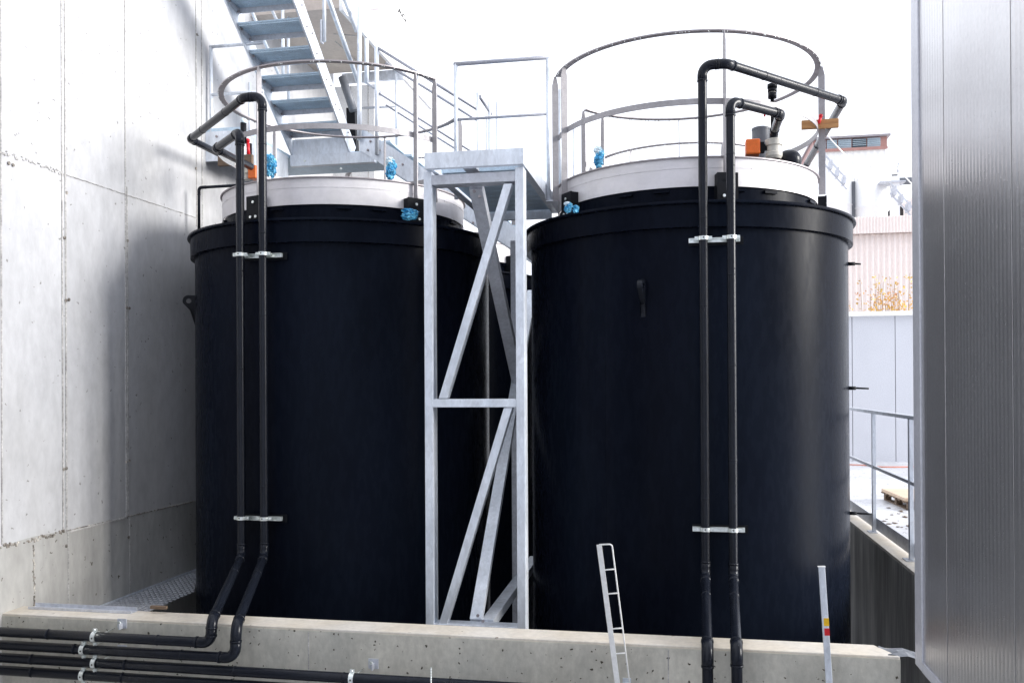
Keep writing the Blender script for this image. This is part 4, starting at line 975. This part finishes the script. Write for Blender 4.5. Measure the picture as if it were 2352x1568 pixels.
tag(MB().box((a.x, Ys+1, 0), (b.x, Ys+3, b.z)).build('dark_shed', M_dark), 'small dark shed right of the silo feet', 'shed')
a, b = PY(2070, 500, Ys+3), PY(2130, 440, Ys+3)
t = MB().prism([(a.x, Ys+3, 0), (b.x+1, Ys+3, 0), (b.x+1, Ys+3, b.z+1), (PY(2098, 450, Ys+3).x, Ys+3, PY(2098, 450, Ys+3).z), (a.x, Ys+3, PY(2076, 470, Ys+3).z)], (0, 3, 0)).build('gabled_shed', M_pink)
tag(t, 'pale pink shed end with sloping roof beside the far stair', 'shed')
def far_stair(p, q, lab, Y, wd):
    a = PY(p[0], p[1], Y); b = PY(q[0], q[1], Y); t = thing('far_staircase', ((a.x+b.x)/2, Y, min(a.z, b.z)), lab, 'staircase', 'open steel stairs by the silos')
    off = V((0, 0, wd))
    MB().beam(a, b, .05, .10, up=(0, 1, 0)).build('stringer', M_galv2, t); MB().beam(a-off, b-off, .05, .10, up=(0, 1, 0)).build('stringer', M_galv2, t)
    n_ = int((b-a).length/.42)
    for k in range(n_):
        c = a+(b-a)*(k+.5)/n_-off/2; MB().obox(c, (.045, 0, 0), (0, .35, 0), (0, 0, wd*.42)).build('tread', M_galv2, t)
    MB().cyl(a+V((0, 0, 1.0)), b+V((0, 0, 1.0)), .025, 6).build('hand_rail', M_silo, t)
far_stair((1884, 344), (1945, 412), 'open steel stair slanting down to the top of the first silo', Ys-2.5, .45)
far_stair((2044, 420), (2110, 492), 'open steel stair slanting down right of the second silo', Ys-2.5, .45)
# building with window strip
Yb = 56; z0_, z1_, z2_ = PY(1950, 346, Yb).z, PY(1950, 343, Yb).z, PY(1950, 318, Yb).z
xa, xb = PY(1872, 330, Yb).x, PY(2034, 330, Yb).x
t = thing('factory_building', ((xa+xb)/2, Yb, 0), 'cream factory block with a strip of red framed windows under its roof', 'building')
corr(xa, xb, Yb, 0, z1_, .35, .02).build('wall', M_crm, t)
MB().box((xa, Yb+.05, 0), (xb, Yb+12, z1_)).build('wall_core', M_crm, t)
MB().box((xa-.1, Yb+.06, z1_+.002), (xb+.1, Yb+12, z2_)).build('window_band', M_brown, t)
MB().box((xa-.2, Yb-.2, z2_+.001), (xb+.25, Yb+12.1, z2_+.12)).build('roof', M_rail, t)
MB().box((xa, Yb-.12, z1_-.12), (xb+.1, Yb-.07, z1_+.06)).build('sill', M_brown, t)
for p0_, p1_, dk in ((1882, 1901, 0), (1903, 1907, 2), (1909, 1925, 0), (1908, 1908, 0), (1928, 1952, 3), (1958, 1982, 1), (1988, 2018, 0)):
    pass
for p0_, p1_, kk in ((1875, 1896, 0), (1899, 1922, 0), (1925, 1955, 3), (1958, 1989, 1), (1992, 2022, 0)):
    if p1_-p0_ < 5: continue
    a_, b_ = PY(p0_, 330, Yb).x, PY(p1_, 330, Yb).x
    wo = MB().box((a_, Yb-.03, z1_+.07), (b_, Yb+.055, z2_-.05)).build('window', M_glass2 if kk == 1 else M_glass, t)
    lv = MB()
    for j in range(4): lv.box((a_, Yb-.09, z1_+.18+j*.125*(z2_-z1_)/.75), (b_, Yb-.035, z1_+.21+j*.125*(z2_-z1_)/.75))
    lv.build('louvre', M_glass, wo)
